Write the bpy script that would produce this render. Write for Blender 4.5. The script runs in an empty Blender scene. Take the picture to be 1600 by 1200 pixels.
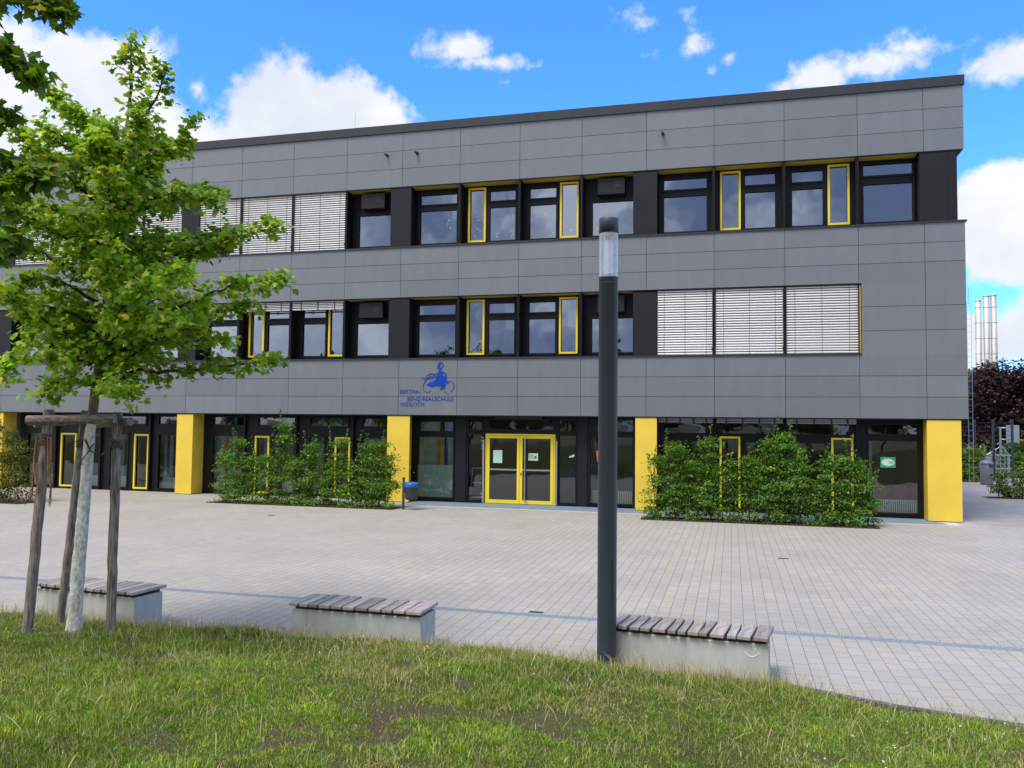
import bpy, math, random
import numpy as np
from mathutils import Vector, Matrix
random.seed(7)
rng = np.random.default_rng(11)
S = bpy.context.scene
COL = S.collection
RAD = math.radians

# ------------------------------------------------------------------ materials
def nt(m):
    return m.node_tree.nodes, m.node_tree.links

def new_mat(name):
    m = bpy.data.materials.new(name); m.use_nodes = True
    return m

def pmat(name, col, rough=0.6, metal=0.0, var=0.0, scale=6.0, spec=0.5, attr=False, bump=0.0, bscale=60.0, stretch=None, col2=None):
    """Principled with optional noise variation of the base colour and bump."""
    m = new_mat(name); n, l = nt(m); b = n['Principled BSDF']
    b.inputs['Roughness'].default_value = rough; b.inputs['Metallic'].default_value = metal
    b.inputs['Specular IOR Level'].default_value = spec
    b.inputs['Base Color'].default_value = (*col, 1)
    out = None
    tc = n.new('ShaderNodeTexCoord'); mp = n.new('ShaderNodeMapping'); l.new(tc.outputs['Object'], mp.inputs[0])
    if stretch: mp.inputs['Scale'].default_value = stretch
    if var > 0 or col2:
        no = n.new('ShaderNodeTexNoise'); no.inputs['Scale'].default_value = scale; no.inputs['Detail'].default_value = 6
        l.new(mp.outputs[0], no.inputs['Vector'])
        cr = n.new('ShaderNodeValToRGB')
        c2 = col2 if col2 else [min(1, c*(1+var)) for c in col]
        c1 = col if col2 else [c*(1-var) for c in col]
        cr.color_ramp.elements[0].position = .32; cr.color_ramp.elements[1].position = .68
        cr.color_ramp.elements[0].color = (*c1, 1); cr.color_ramp.elements[1].color = (*c2, 1)
        l.new(no.outputs[0], cr.inputs[0]); out = cr.outputs[0]
    if attr:
        at = n.new('ShaderNodeAttribute'); at.attribute_name = 'Col'
        mx = n.new('ShaderNodeMix'); mx.data_type = 'RGBA'; mx.blend_type = 'MULTIPLY'; mx.inputs[0].default_value = 1
        if out: l.new(out, mx.inputs[6])
        else: mx.inputs[6].default_value = (*col, 1)
        l.new(at.outputs['Color'], mx.inputs[7]); out = mx.outputs[2]
    if out: l.new(out, b.inputs['Base Color'])
    if bump > 0:
        nb = n.new('ShaderNodeTexNoise'); nb.inputs['Scale'].default_value = bscale; nb.inputs['Detail'].default_value = 5
        l.new(mp.outputs[0], nb.inputs['Vector'])
        bp = n.new('ShaderNodeBump'); bp.inputs['Strength'].default_value = bump; bp.inputs['Distance'].default_value = .01
        l.new(nb.outputs[0], bp.inputs['Height']); l.new(bp.outputs[0], b.inputs['Normal'])
    return m

def leaf_mat(name, trans=0.35, rough=0.5):
    m = new_mat(name); n, l = nt(m); b = n['Principled BSDF']; o = n['Material Output']
    at = n.new('ShaderNodeAttribute'); at.attribute_name = 'Col'
    l.new(at.outputs['Color'], b.inputs['Base Color']); b.inputs['Roughness'].default_value = rough
    b.inputs['Specular IOR Level'].default_value = .35
    t = n.new('ShaderNodeBsdfTranslucent')
    hs = n.new('ShaderNodeMix'); hs.data_type = 'RGBA'; hs.blend_type = 'MULTIPLY'; hs.inputs[0].default_value = 1
    hs.inputs[7].default_value = (1.5, 1.35, .55, 1)
    l.new(at.outputs['Color'], hs.inputs[6]); l.new(hs.outputs[2], t.inputs['Color'])
    mx = n.new('ShaderNodeMixShader'); mx.inputs[0].default_value = trans
    l.new(b.outputs[0], mx.inputs[1]); l.new(t.outputs[0], mx.inputs[2]); l.new(mx.outputs[0], o.inputs['Surface'])
    return m

def glass_mat(name, tint=(.55, .62, .62), refl=.16, rough=0.0, wav=True, gcol=(.9, .94, 1)):
    m = new_mat(name); n, l = nt(m); o = n['Material Output']; n.remove(n['Principled BSDF'])
    tr = n.new('ShaderNodeBsdfTransparent'); tr.inputs[0].default_value = (*tint, 1)
    gl = n.new('ShaderNodeBsdfGlossy'); gl.inputs['Roughness'].default_value = rough; gl.inputs['Color'].default_value = (*gcol, 1)
    fr = n.new('ShaderNodeLayerWeight'); fr.inputs['Blend'].default_value = .25
    ma = n.new('ShaderNodeMath'); ma.operation = 'MULTIPLY_ADD'; ma.inputs[1].default_value = .7; ma.inputs[2].default_value = refl; ma.use_clamp = True
    l.new(fr.outputs['Fresnel'], ma.inputs[0])
    mx = n.new('ShaderNodeMixShader'); l.new(ma.outputs[0], mx.inputs[0]); l.new(tr.outputs[0], mx.inputs[1]); l.new(gl.outputs[0], mx.inputs[2])
    if wav:
        tc = n.new('ShaderNodeTexCoord'); no = n.new('ShaderNodeTexNoise'); no.inputs['Scale'].default_value = 1.3; no.inputs['Detail'].default_value = 1
        l.new(tc.outputs['Object'], no.inputs['Vector']); bp = n.new('ShaderNodeBump'); bp.inputs['Strength'].default_value = .12; bp.inputs['Distance'].default_value = .05
        l.new(no.outputs[0], bp.inputs['Height']); l.new(bp.outputs[0], gl.inputs['Normal'])
    l.new(mx.outputs[0], o.inputs['Surface'])
    return m

M = {}
M['panel'] = pmat('fibre_cement_panel', (.152, .166, .186), rough=.36, var=.05, scale=2.2, spec=.85, attr=True, bump=.06, bscale=90, stretch=(1.6, 1.6, .35))
M['backing'] = pmat('dark_backing', (.012, .013, .016), rough=.7)
M['coping'] = pmat('coping_metal', (.04, .042, .05), rough=.4, metal=.3, var=.1)
M['frame'] = pmat('anthracite_frame', (.006, .0065, .009), rough=.45, var=.1, scale=2, spec=.25)
M['pilaster'] = pmat('anthracite_panel', (.011, .012, .016), rough=.5, var=.15, scale=1.5, spec=.3)
M['yellow'] = pmat('yellow_panel', (.80, .57, .06), rough=.5, var=.06, scale=1.5, bump=.05)
M['yframe'] = pmat('yellow_frame', (.86, .66, .03), rough=.35)
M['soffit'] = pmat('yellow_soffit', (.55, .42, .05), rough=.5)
M['glass'] = glass_mat('window_glass', (.62, .68, .68), .3, gcol=(.78, .88, 1))
M['glassg'] = glass_mat('ground_floor_glass', (.7, .78, .76), .1)
M['frost'] = pmat('frosted_film', (.36, .48, .42), rough=.35, var=.08, scale=5)
M['slat'] = pmat('blind_slat', (.68, .68, .68), rough=.35, metal=.15)
M['cord'] = pmat('blind_cord', (.05, .05, .055), rough=.6)
M['box'] = pmat('blind_box', (.42, .42, .45), rough=.4, metal=.3)
M['inwall'] = pmat('interior_wall', (.42, .42, .38), rough=.8)
M['infloor'] = pmat('interior_floor', (.12, .12, .12), rough=.5)
M['white'] = pmat('white_enamel', (.66, .7, .68), rough=.4)
M['steel'] = pmat('brushed_steel', (.5, .52, .55), rough=.3, metal=.9)
M['galv'] = pmat('galvanised_steel', (.34, .40, .46), rough=.5, metal=.4, var=.15, scale=20)
M['blue'] = pmat('logo_blue', (.002, .05, .36), rough=.6, spec=.2)
M['roof'] = pmat('roof_gravel', (.2, .2, .19), rough=.9)
M['concrete'] = pmat('bench_concrete', (.44, .45, .42), rough=.85, var=.13, scale=3.5, bump=.3, bscale=40, stretch=(1.6, 1.6, .5))
M['wood'] = pmat('weathered_planks', (.325, .305, .275), rough=.7, var=.3, scale=5, attr=True, bump=.3, bscale=14, stretch=(9, 1, 1), spec=.3)
M['woodu'] = pmat('dark_under_timber', (.055, .035, .026), rough=.8, var=.2)
M['log'] = pmat('weathered_log', (.09, .07, .057), rough=.9, scale=7, bump=1, bscale=14, stretch=(7, 7, .6), col2=(.36, .31, .26))
M['logh'] = pmat('weathered_log_beam', (.11, .088, .072), rough=.9, scale=7, bump=1, bscale=14, stretch=(.6, 7, 7), col2=(.40, .35, .30))
M['rope'] = pmat('coir_rope', (.30, .15, .07), rough=.95, var=.5, scale=60, bump=1, bscale=120)
M['ropeg'] = pmat('old_rope', (.13, .095, .075), rough=.95, var=.5, scale=60, bump=1, bscale=120)
M['lime'] = pmat('limewashed_bark', (.42, .38, .29), rough=.95, scale=17, bump=1, bscale=34, stretch=(2.0, 2.0, 1), col2=(.84, .84, .77))
M['bark'] = pmat('maple_bark', (.10, .075, .045), rough=.9, scale=9, bump=.8, bscale=30, col2=(.2, .16, .09))
M['twig'] = pmat('twig_bark', (.05, .035, .025), rough=.9)
M['leaf'] = leaf_mat('leaf', .42)
M['grass'] = leaf_mat('grass_blade', .3, .6)
M['lamp'] = pmat('lamp_paint', (.046, .054, .072), rough=.42, metal=.2, var=.06, scale=3)
M['bin'] = pmat('bin_paint', (.035, .038, .045), rough=.5)
M['bag'] = pmat('blue_bag', (.008, .11, .36), rough=.35, bump=1, bscale=25)
M['paper'] = pmat('mint_paper', (.45, .68, .58), rough=.7)
M['green'] = pmat('green_poster', (.03, .42, .2), rough=.6)
M['orange'] = pmat('orange_poster', (.65, .17, .02), rough=.6)
M['whitep'] = pmat('white_print', (.75, .8, .76), rough=.7)
M['ink'] = pmat('printed_ink', (.03, .1, .07), rough=.7)
M['curtain'] = pmat('curtain_pale', (.42, .47, .42), rough=.9)
M['c_or'] = pmat('curtain_orange', (.62, .2, .03), rough=.9)
M['c_ye'] = pmat('curtain_yellow', (.62, .46, .05), rough=.9)
M['c_bl'] = pmat('curtain_blue', (.02, .07, .34), rough=.9)
M['flue'] = pmat('stainless_flue', (.50, .48, .45), rough=.5, metal=.25, var=.3, scale=.8, stretch=(3, 3, .4))
M['red'] = pmat('red_paint', (.7, .06, .03), rough=.5)
M['fence'] = pmat('fence_steel', (.02, .026, .03), rough=.5)
M['render'] = pmat('house_render', (.6, .58, .52), rough=.9)
M['rooft'] = pmat('house_roof', (.3, .36, .45), rough=.5, var=.2, scale=3)
M['daisy'] = pmat('daisy_petals', (.8, .8, .78), rough=.8)
M['kerb'] = pmat('edging_stone', (.1, .1, .1), rough=.9, var=.35, scale=14, bump=.5)
M['soil'] = pmat('bed_soil', (.05, .036, .026), rough=1, var=.4, scale=12, bump=1)

# lamp glass
def lampglass():
    m = new_mat('lamp_clear_tube'); n, l = nt(m); o = n['Material Output']; n.remove(n['Principled BSDF'])
    tr = n.new('ShaderNodeBsdfTransparent'); tr.inputs[0].default_value = (.9, .93, .97, 1)
    gl = n.new('ShaderNodeBsdfGlossy'); gl.inputs['Roughness'].default_value = .08
    df = n.new('ShaderNodeBsdfDiffuse'); df.inputs[0].default_value = (.86, .9, .98, 1)
    a = n.new('ShaderNodeMixShader'); a.inputs[0].default_value = .5
    l.new(gl.outputs[0], a.inputs[1]); l.new(df.outputs[0], a.inputs[2])
    fr = n.new('ShaderNodeLayerWeight'); fr.inputs['Blend'].default_value = .45
    cr = n.new('ShaderNodeMath'); cr.operation = 'POWER'; cr.inputs[1].default_value = 2.2; l.new(fr.outputs['Facing'], cr.inputs[0])
    ma = n.new('ShaderNodeMath'); ma.operation = 'MULTIPLY_ADD'; ma.inputs[1].default_value = .85; ma.inputs[2].default_value = .24; ma.use_clamp = True
    l.new(cr.outputs[0], ma.inputs[0])
    mx = n.new('ShaderNodeMixShader'); l.new(ma.outputs[0], mx.inputs[0]); l.new(tr.outputs[0], mx.inputs[1]); l.new(a.outputs[0], mx.inputs[2])
    l.new(mx.outputs[0], o.inputs['Surface']); return m
M['lglass'] = lampglass()
M['diffuser'] = lampglass(); [setattr(q.inputs[2], 'default_value', .62) for q in M['diffuser'].node_tree.nodes if q.type == 'MATH' and q.operation == 'MULTIPLY_ADD']; M['diffuser'].name = 'lamp_diffuser'

def math_node(n, l, op, a, b=None, c=None):
    x = n.new('ShaderNodeMath'); x.operation = op
    for i, v in enumerate((a, b, c)):
        if v is None: continue
        if isinstance(v, (int, float)): x.inputs[i].default_value = v
        else: l.new(v, x.inputs[i])
    return x.outputs[0]

def paving_mat(name, base, base2, swap=False, row=.16, jw=.008):
    m = new_mat(name); n, l = nt(m); b = n['Principled BSDF']
    tc = n.new('ShaderNodeTexCoord'); sp = n.new('ShaderNodeSeparateXYZ'); l.new(tc.outputs['Object'], sp.inputs[0])
    X, Y = (sp.outputs[1], sp.outputs[0]) if swap else (sp.outputs[0], sp.outputs[1])
    F = lambda *a: math_node(n, l, *a)
    u = F('DIVIDE', X, row); ri = F('FLOOR', u); fu = F('FRACT', u)
    wn = n.new('ShaderNodeTexWhiteNoise'); wn.noise_dimensions = '1D'; l.new(ri, wn.inputs['W'])
    ln = F('MULTIPLY_ADD', F('FLOOR', F('MULTIPLY', wn.outputs['Value'], 3)), .08, .24)
    v = F('ADD', F('DIVIDE', Y, ln), F('MULTIPLY', wn.outputs['Value'], 37.7)); ci = F('FLOOR', v); fv = F('FRACT', v)
    du = F('MULTIPLY', F('MINIMUM', fu, F('SUBTRACT', 1, fu)), row)
    dv = F('MULTIPLY', F('MINIMUM', fv, F('SUBTRACT', 1, fv)), ln)
    jl = F('LESS_THAN', du, jw*.46); jc = F('LESS_THAN', dv, jw*.42)
    joint = F('MAXIMUM', F('MULTIPLY', jl, 1), F('MULTIPLY', jc, 1))
    cb = n.new('ShaderNodeCombineXYZ'); l.new(ri, cb.inputs[0]); l.new(ci, cb.inputs[1])
    w2 = n.new('ShaderNodeTexWhiteNoise'); w2.noise_dimensions = '2D'; l.new(cb.outputs[0], w2.inputs['Vector'])
    mx = n.new('ShaderNodeMix'); mx.data_type = 'RGBA'; l.new(w2.outputs['Value'], mx.inputs[0])
    mx.inputs[6].default_value = (*base, 1); mx.inputs[7].default_value = (*base2, 1)
    # large soft staining, fine grain
    n1 = n.new('ShaderNodeTexNoise'); n1.inputs['Scale'].default_value = .55; n1.inputs['Detail'].default_value = 5; l.new(tc.outputs['Object'], n1.inputs['Vector'])
    n2 = n.new('ShaderNodeTexNoise'); n2.inputs['Scale'].default_value = 45; n2.inputs['Detail'].default_value = 3; l.new(tc.outputs['Object'], n2.inputs['Vector'])
    k = F('ADD', F('MULTIPLY_ADD', n1.outputs[0], .34, .70), F('MULTIPLY', n2.outputs[0], .26))
    n4 = n.new('ShaderNodeTexNoise'); n4.inputs['Scale'].default_value = .8; n4.inputs['Detail'].default_value = 3; l.new(cb.outputs[0], n4.inputs['Vector']); n4.inputs['Scale'].default_value = .09
    wf = F('MULTIPLY', F('GREATER_THAN', F('ADD', n4.outputs[0], F('MULTIPLY', w2.outputs['Value'], .16)), .68), .28)
    wm = n.new('ShaderNodeMix'); wm.data_type = 'RGBA'; wm.blend_type = 'MULTIPLY'; l.new(wf, wm.inputs[0]); l.new(mx.outputs[2], wm.inputs[6]); wm.inputs[7].default_value = (1.12, 1.04, .80, 1); mx = wm
    sc = n.new('ShaderNodeVectorMath'); sc.operation = 'SCALE'; l.new(mx.outputs[2], sc.inputs[0]); l.new(k, sc.inputs['Scale'])
    # rare dark spots
    n3 = n.new('ShaderNodeTexNoise'); n3.inputs['Scale'].default_value = 5.5; n3.inputs['Detail'].default_value = 2; l.new(tc.outputs['Object'], n3.inputs['Vector'])
    sp3 = F('MULTIPLY', F('GREATER_THAN', n3.outputs[0], .735), .25)
    jm = n.new('ShaderNodeMix'); jm.data_type = 'RGBA'; l.new(F('MAXIMUM', joint, sp3), jm.inputs[0])
    l.new(sc.outputs[0], jm.inputs[6]); jm.inputs[7].default_value = (.135, .128, .122, 1)
    l.new(jm.outputs[2], b.inputs['Base Color']); b.inputs['Roughness'].default_value = .75; b.inputs['Specular IOR Level'].default_value = .35
    return m
M['pave'] = paving_mat('concrete_setts', (.350, .328, .292), (.380, .358, .322))
M['pave2'] = paving_mat('cross_laid_setts', (.30, .275, .25), (.36, .33, .30), swap=True)
M['bluefloor'] = pmat('blue_rubber_tiles', (.17, .235, .30), rough=.7, var=.12, scale=4)
M['line'] = pmat('pale_edging', (.5, .5, .48), rough=.8, var=.1)

def lawn_mat():
    m = new_mat('lawn_soil'); n, l = nt(m); b = n['Principled BSDF']
    tc = n.new('ShaderNodeTexCoord')
    a = n.new('ShaderNodeTexNoise'); a.inputs['Scale'].default_value = 2.2; a.inputs['Detail'].default_value = 6; l.new(tc.outputs['Object'], a.inputs['Vector'])
    r = n.new('ShaderNodeValToRGB'); l.new(a.outputs[0], r.inputs[0])
    e = r.color_ramp.elements; e[0].position = .38; e[0].color = (.11, .083, .056, 1); e[1].position = .55; e[1].color = (.10, .11, .04, 1)
    f = n.new('ShaderNodeTexNoise'); f.inputs['Scale'].default_value = 70; f.inputs['Detail'].default_value = 4; l.new(tc.outputs['Object'], f.inputs['Vector'])
    mx = n.new('ShaderNodeMix'); mx.data_type = 'RGBA'; mx.blend_type = 'MULTIPLY'; mx.inputs[0].default_value = 1
    r2 = n.new('ShaderNodeValToRGB'); l.new(f.outputs[0], r2.inputs[0]); r2.color_ramp.elements[0].position = .3; r2.color_ramp.elements[1].position = .7
    r2.color_ramp.elements[0].color = (.5, .5, .5, 1); r2.color_ramp.elements[1].color = (1.5, 1.45, 1.4, 1)
    l.new(r.outputs[0], mx.inputs[6]); l.new(r2.outputs[0], mx.inputs[7]); l.new(mx.outputs[2], b.inputs['Base Color'])
    b.inputs['Roughness'].default_value = 1; b.inputs['Specular IOR Level'].default_value = .1
    bp = n.new('ShaderNodeBump'); bp.inputs['Distance'].default_value = .03; l.new(f.outputs[0], bp.inputs['Height']); l.new(bp.outputs[0], b.inputs['Normal'])
    return m
M['lawn'] = lawn_mat()
M['ground'] = pmat('far_ground', (.11, .13, .06), rough=1, var=.3, scale=.2)

# ------------------------------------------------------------------ mesh helpers
class MB:
    def __init__(s): s.v = []; s.f = []; s.mi = []; s.c = []; s.sm = []
    def add(s, vs, fs, mi=0, col=(1, 1, 1), smooth=False):
        o = len(s.v); s.v += [tuple(x) for x in vs]; s.c += [col]*len(vs)
        for f in fs: s.f.append(tuple(i+o for i in f)); s.mi.append(mi); s.sm.append(smooth)
    def box(s, x0, x1, y0, y1, z0, z1, mi=0, col=(1, 1, 1)):
        s.add([(x0,y0,z0),(x1,y0,z0),(x1,y1,z0),(x0,y1,z0),(x0,y0,z1),(x1,y0,z1),(x1,y1,z1),(x0,y1,z1)],
              [(0,3,2,1),(4,5,6,7),(0,1,5,4),(1,2,6,5),(2,3,7,6),(3,0,4,7)], mi, col)
    def bevbox(s, x0, x1, y0, y1, z0, z1, b, mi=0, col=(1, 1, 1)):
        """box with chamfered edges (hull of 24 points)"""
        P = []
        for sx, x in ((1, x0), (-1, x1)):
            for sy, y in ((1, y0), (-1, y1)):
                for sz, z in ((1, z0), (-1, z1)):
                    P += [(x, y+sy*b, z+sz*b), (x+sx*b, y, z+sz*b), (x+sx*b, y+sy*b, z)]
        import bmesh
        bm = bmesh.new()
        for p in P: bm.verts.new(p)
        r = bmesh.ops.convex_hull(bm, input=bm.verts)
        bm.verts.ensure_lookup_table(); bm.verts.index_update()
        s.add([v.co[:] for v in bm.verts], [[v.index for v in f.verts] for f in bm.faces], mi, col); bm.free()
    def poly(s, pts, y0, y1, mi=0, col=(1, 1, 1)):
        """outline in (x,z) extruded y0..y1"""
        k = len(pts); vs = [(x, y0, z) for x, z in pts]+[(x, y1, z) for x, z in pts]
        s.add(vs, [tuple(range(k)), tuple(range(2*k-1, k-1, -1))]+[(i, i+k, (i+1) % k+k, (i+1) % k) for i in range(k)], mi, col)
    def tube(s, pts, rad, n=8, mi=0, col=(1, 1, 1), cap=True, smooth=True, wob=0):
        pts = [Vector(p) for p in pts]
        if isinstance(rad, (int, float)): rad = [rad]*len(pts)
        up = Vector((.13, .31, 1)).normalized(); vs = []; fs = []
        for i, p in enumerate(pts):
            t = (pts[min(i+1, len(pts)-1)]-pts[max(i-1, 0)])
            if t.length < 1e-9: t = Vector((0, 0, 1))
            t.normalize(); a = t.cross(up)
            if a.length < 1e-3: a = t.cross(Vector((1, 0, 0)))
            a.normalize(); b = t.cross(a)
            for k in range(n):
                an = 2*math.pi*k/n; r = rad[i]*(1+(random.uniform(-wob, wob) if wob else 0))
                vs.append(p+a*math.cos(an)*r+b*math.sin(an)*r)
        for i in range(len(pts)-1):
            for k in range(n):
                fs.append((i*n+k, i*n+(k+1) % n, (i+1)*n+(k+1) % n, (i+1)*n+k))
        s.add(vs, fs, mi, col, smooth)
        if cap:
            s.add([vs[k] for k in range(n)], [tuple(range(n))], mi, col)
            s.add([vs[(len(pts)-1)*n+k] for k in range(n)], [tuple(range(n-1, -1, -1))], mi, col)
    def lathe(s, prof, cx, cy, n=24, mi=0, col=(1, 1, 1)):
        vs = [(cx+r*math.cos(2*math.pi*k/n), cy+r*math.sin(2*math.pi*k/n), z) for r, z in prof for k in range(n)]
        fs = [(i*n+k, i*n+(k+1) % n, (i+1)*n+(k+1) % n, (i+1)*n+k) for i in range(len(prof)-1) for k in range(n)]
        s.add(vs, fs, mi, col, True)
    def build(s, name, mats, parent=None, loc=None):
        me = bpy.data.meshes.new(name); 
        off = Vector(loc) if loc else Vector((0, 0, 0))
        me.from_pydata([(v[0]-off.x, v[1]-off.y, v[2]-off.z) for v in s.v], [], s.f)
        if not isinstance(mats, (list, tuple)): mats = [mats]
        for m in mats: me.materials.append(m)
        me.polygons.foreach_set('material_index', s.mi); me.polygons.foreach_set('use_smooth', s.sm)
        ca = me.color_attributes.new('Col', 'FLOAT_COLOR', 'POINT')
        arr = np.ones((len(s.v), 4), np.float32); arr[:, :3] = np.array(s.c, np.float32); ca.data.foreach_set('color', arr.ravel())
        me.update()
        o = bpy.data.objects.new(name, me); COL.objects.link(o)
        o.location = off
        if parent: 
            o.parent = parent; o.location = off-(world_loc(parent))
        return o

def world_loc(o):
    v = Vector(o.location)
    while o.parent: o = o.parent; v += o.location
    return v

def tag(o, label=None, cat=None, group=None, kind=None):
    if label: o['label'] = label
    if cat: o['category'] = cat
    if group: o['group'] = group
    if kind: o['kind'] = kind
    return o

def empty(name, loc, label, cat, group=None):
    o = bpy.data.objects.new(name, None); COL.objects.link(o); o.location = loc; o.empty_display_size = .3
    return tag(o, label, cat, group)

def np_mesh(name, verts, faces_flat, loop_tot, mat, cols=None, parent=None, smooth=False):
    me = bpy.data.meshes.new(name)
    nv = len(verts); nf = len(loop_tot)
    me.vertices.add(nv); me.vertices.foreach_set('co', verts.astype(np.float32).ravel())
    me.loops.add(len(faces_flat)); me.loops.foreach_set('vertex_index', faces_flat.astype(np.int32))
    me.polygons.add(nf); ls = np.concatenate([[0], np.cumsum(loop_tot)[:-1]]).astype(np.int32)
    me.polygons.foreach_set('loop_start', ls); me.polygons.foreach_set('loop_total', loop_tot.astype(np.int32))
    if smooth: me.polygons.foreach_set('use_smooth', np.ones(nf, bool))
    me.materials.append(mat)
    if cols is not None:
        ca = me.color_attributes.new('Col', 'FLOAT_COLOR', 'POINT')
        a = np.ones((nv, 4), np.float32); a[:, :3] = cols; ca.data.foreach_set('color', a.ravel())
    me.update(calc_edges=True); me.validate()
    o = bpy.data.objects.new(name, me); COL.objects.link(o)
    if parent: o.parent = parent; o.location = -world_loc(parent)
    return o

# leaf templates : verts (n,3) in leaf space (x across, y along, z up), faces list
def maple_template():
    out = [(0, 0), (.16, -.02), (.34, -.10), (.30, .10), (.58, .16), (.42, .32), (.62, .58), (.36, .54), (.24, .62), (.16, .82), (0, 1.02)]
    out = out + [(-x, y) for x, y in reversed(out[1:-1])]
    ctr = (0, .36)
    V = [(ctr[0], ctr[1], 0.0)]+[(x, y, -.22*abs(x)-.12*max(0, y-.5)) for x, y in out]
    k = len(out); Fs = [(0, 1+i, 1+(i+1) % k) for i in range(k)]
    return np.array(V), Fs
def oval_template():
    V = np.array([(0, 0, 0), (.3, .3, -.07), (.26, .7, -.07), (0, 1, -.08), (-.26, .7, -.07), (-.3, .3, -.07)])
    return V, [(0, 1, 2, 3), (0, 3, 4, 5)]
def quad_template():
    V = np.array([(0, 0, 0), (.42, .45, -.08), (0, 1, 0), (-.42, .5, -.08)]); return V, [(0, 1, 2, 3)]

def leaves(name, P, size, template, cols, mat, parent, outward=None, up=.55, droop=.25):
    """P (n,3) positions; each leaf gets random yaw, tilted; normals biased upward."""
    T, Fs = template; n = len(P)
    nrm = rng.normal(size=(n, 3)); nrm[:, 2] = np.abs(nrm[:, 2])*1.0+up*1.5
    if outward is not None: nrm += outward*.8
    nrm /= np.linalg.norm(nrm, axis=1, keepdims=True)
    d = rng.normal(size=(n, 3)); 
    if outward is not None: d += outward*1.0
    d[:, 2] -= droop
    d -= (d*nrm).sum(1, keepdims=True)*nrm; d /= np.linalg.norm(d, axis=1, keepdims=True)+1e-9
    s = np.cross(d, nrm)
    sz = np.asarray(size).reshape(-1, 1, 1)*np.ones((n, 1, 1))
    V = P[:, None, :]+sz*(T[None, :, 0:1]*s[:, None, :]+T[None, :, 1:2]*d[:, None, :]+T[None, :, 2:3]*nrm[:, None, :])
    m = len(T); V = V.reshape(-1, 3)
    base = np.concatenate([np.array(f) for f in Fs]); tot = np.array([len(f) for f in Fs])
    F_ = (base[None, :]+(np.arange(n)*m)[:, None]).ravel(); Lt = np.tile(tot, n)
    C = np.repeat(cols, m, axis=0)
    return np_mesh(name, V, F_, Lt, mat, C, parent)

def mixcols(n, c1, c2, c3=None, p3=.1, jit=.18):
    t = rng.random((n, 1)); c = np.array(c1)*(1-t)+np.array(c2)*t
    if c3 is not None:
        k = rng.random(n) < p3; c[k] = np.array(c3)
    return np.clip(c*(1+rng.normal(size=(n, 1))*jit), .004, 1)

# ------------------------------------------------------------------ camera
F_PX = 1297.15
cd = bpy.data.cameras.new('camera'); cam = bpy.data.objects.new('camera', cd); COL.objects.link(cam)
yaw, pitch, roll = RAD(-14.85186), RAD(2.90913), RAD(.63188)
fw = Vector((math.sin(yaw)*math.cos(pitch), math.cos(yaw)*math.cos(pitch), math.sin(pitch)))
rt = Vector((math.cos(yaw), -math.sin(yaw), 0)); upv = rt.cross(fw)
r2 = math.cos(roll)*rt+math.sin(roll)*upv; u2 = -math.sin(roll)*rt+math.cos(roll)*upv
mw = Matrix(((r2.x, u2.x, -fw.x, 0), (r2.y, u2.y, -fw.y, 0), (r2.z, u2.z, -fw.z, 0), (0, 0, 0, 1)))
mw.translation = Vector((-3.5, -25.181, 2.495)); cam.matrix_world = mw
cd.sensor_width = 36; cd.lens = F_PX/1600*36; cd.clip_end = 3000; cd.clip_start = .05
S.camera = cam

# ------------------------------------------------------------------ ground
EDGE = [(-60, -16.5), (-12, -16.5), (-4.7, -16.45), (-3.1, -16.47), (-2.07, -16.87), (-1.29, -17.06), (.5, -17.45), (3, -18.0), (8, -19.0), (25, -22.5), (60, -30)]
def edgeY(x):
    return np.interp(x, [e[0] for e in EDGE], [e[1] for e in EDGE])
def sstep(t): t = np.clip(t, 0, 1); return t*t*(3-2*t)
def bumps(x, y):
    return .03*np.sin(x*1.7+y*.9)*np.sin(y*2.1-x*.6)+.015*np.sin(x*4.3+1)*np.sin(y*5.1)
def gh(x, y):
    x = np.asarray(x, float); y = np.asarray(y, float)
    d = np.maximum(edgeY(x)-y, 0); L = 1-sstep((x+4.9)/1.7)
    L2 = np.exp(-((x+6.6)/3.0)**2)
    return .0+.085*np.minimum(d, 9.5)+.13*sstep(d/.7)*L+.07*sstep(d/1.0)*L2+bumps(x, y)*sstep(d/.5)

def sheet(name, pts, z, mat, kind='structure', parent=None):
    b = MB(); b.add([(x, y, z) for x, y in pts], [tuple(range(len(pts)))]); o = b.build(name, mat, parent)
    tag(o, kind=kind); return o
sheet('ground', [(-900, -900), (900, -900), (900, 900), (-900, 900)], -.06, M['ground'])
ed = [(x, y-.02) for x, y in EDGE]
pave = MB()
for i in range(len(ed)-1):
    pave.add([(ed[i][0], ed[i][1], 0), (ed[i+1][0], ed[i+1][1], 0), (ed[i+1][0], 45, 0), (ed[i][0], 45, 0)], [(0, 1, 2, 3)])
tag(pave.build('pavement', M['pave']), kind='structure')
sheet('path', [(2.9, -.35), (9, -1.0), (16, -1.7), (60, -6), (60, 45), (2.9, 45)], .004, M['pave2'])
# tiles in front of the entrance
bf = MB(); bf.box(-13.6, -5.7, -.82, .62, -.02, .006); bf.box(-13.5, 1.9, -.4, .62, -.02, .0065)
b2 = MB(); b2.box(-5.69, 2.0, -.82, -.41, -.02, .0062)
tag(bf.build('path', M['bluefloor']), kind='structure'); tag(b2.build('path', M['bluefloor']), kind='structure')
b3 = MB(); b3.box(-13.7, 2.35, -.93, -.83, -.02, .009); b3.box(2.02, 2.35, -.82, -.15, -.02, .009)
tag(b3.build('pavement', M['line']), kind='structure')
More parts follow.
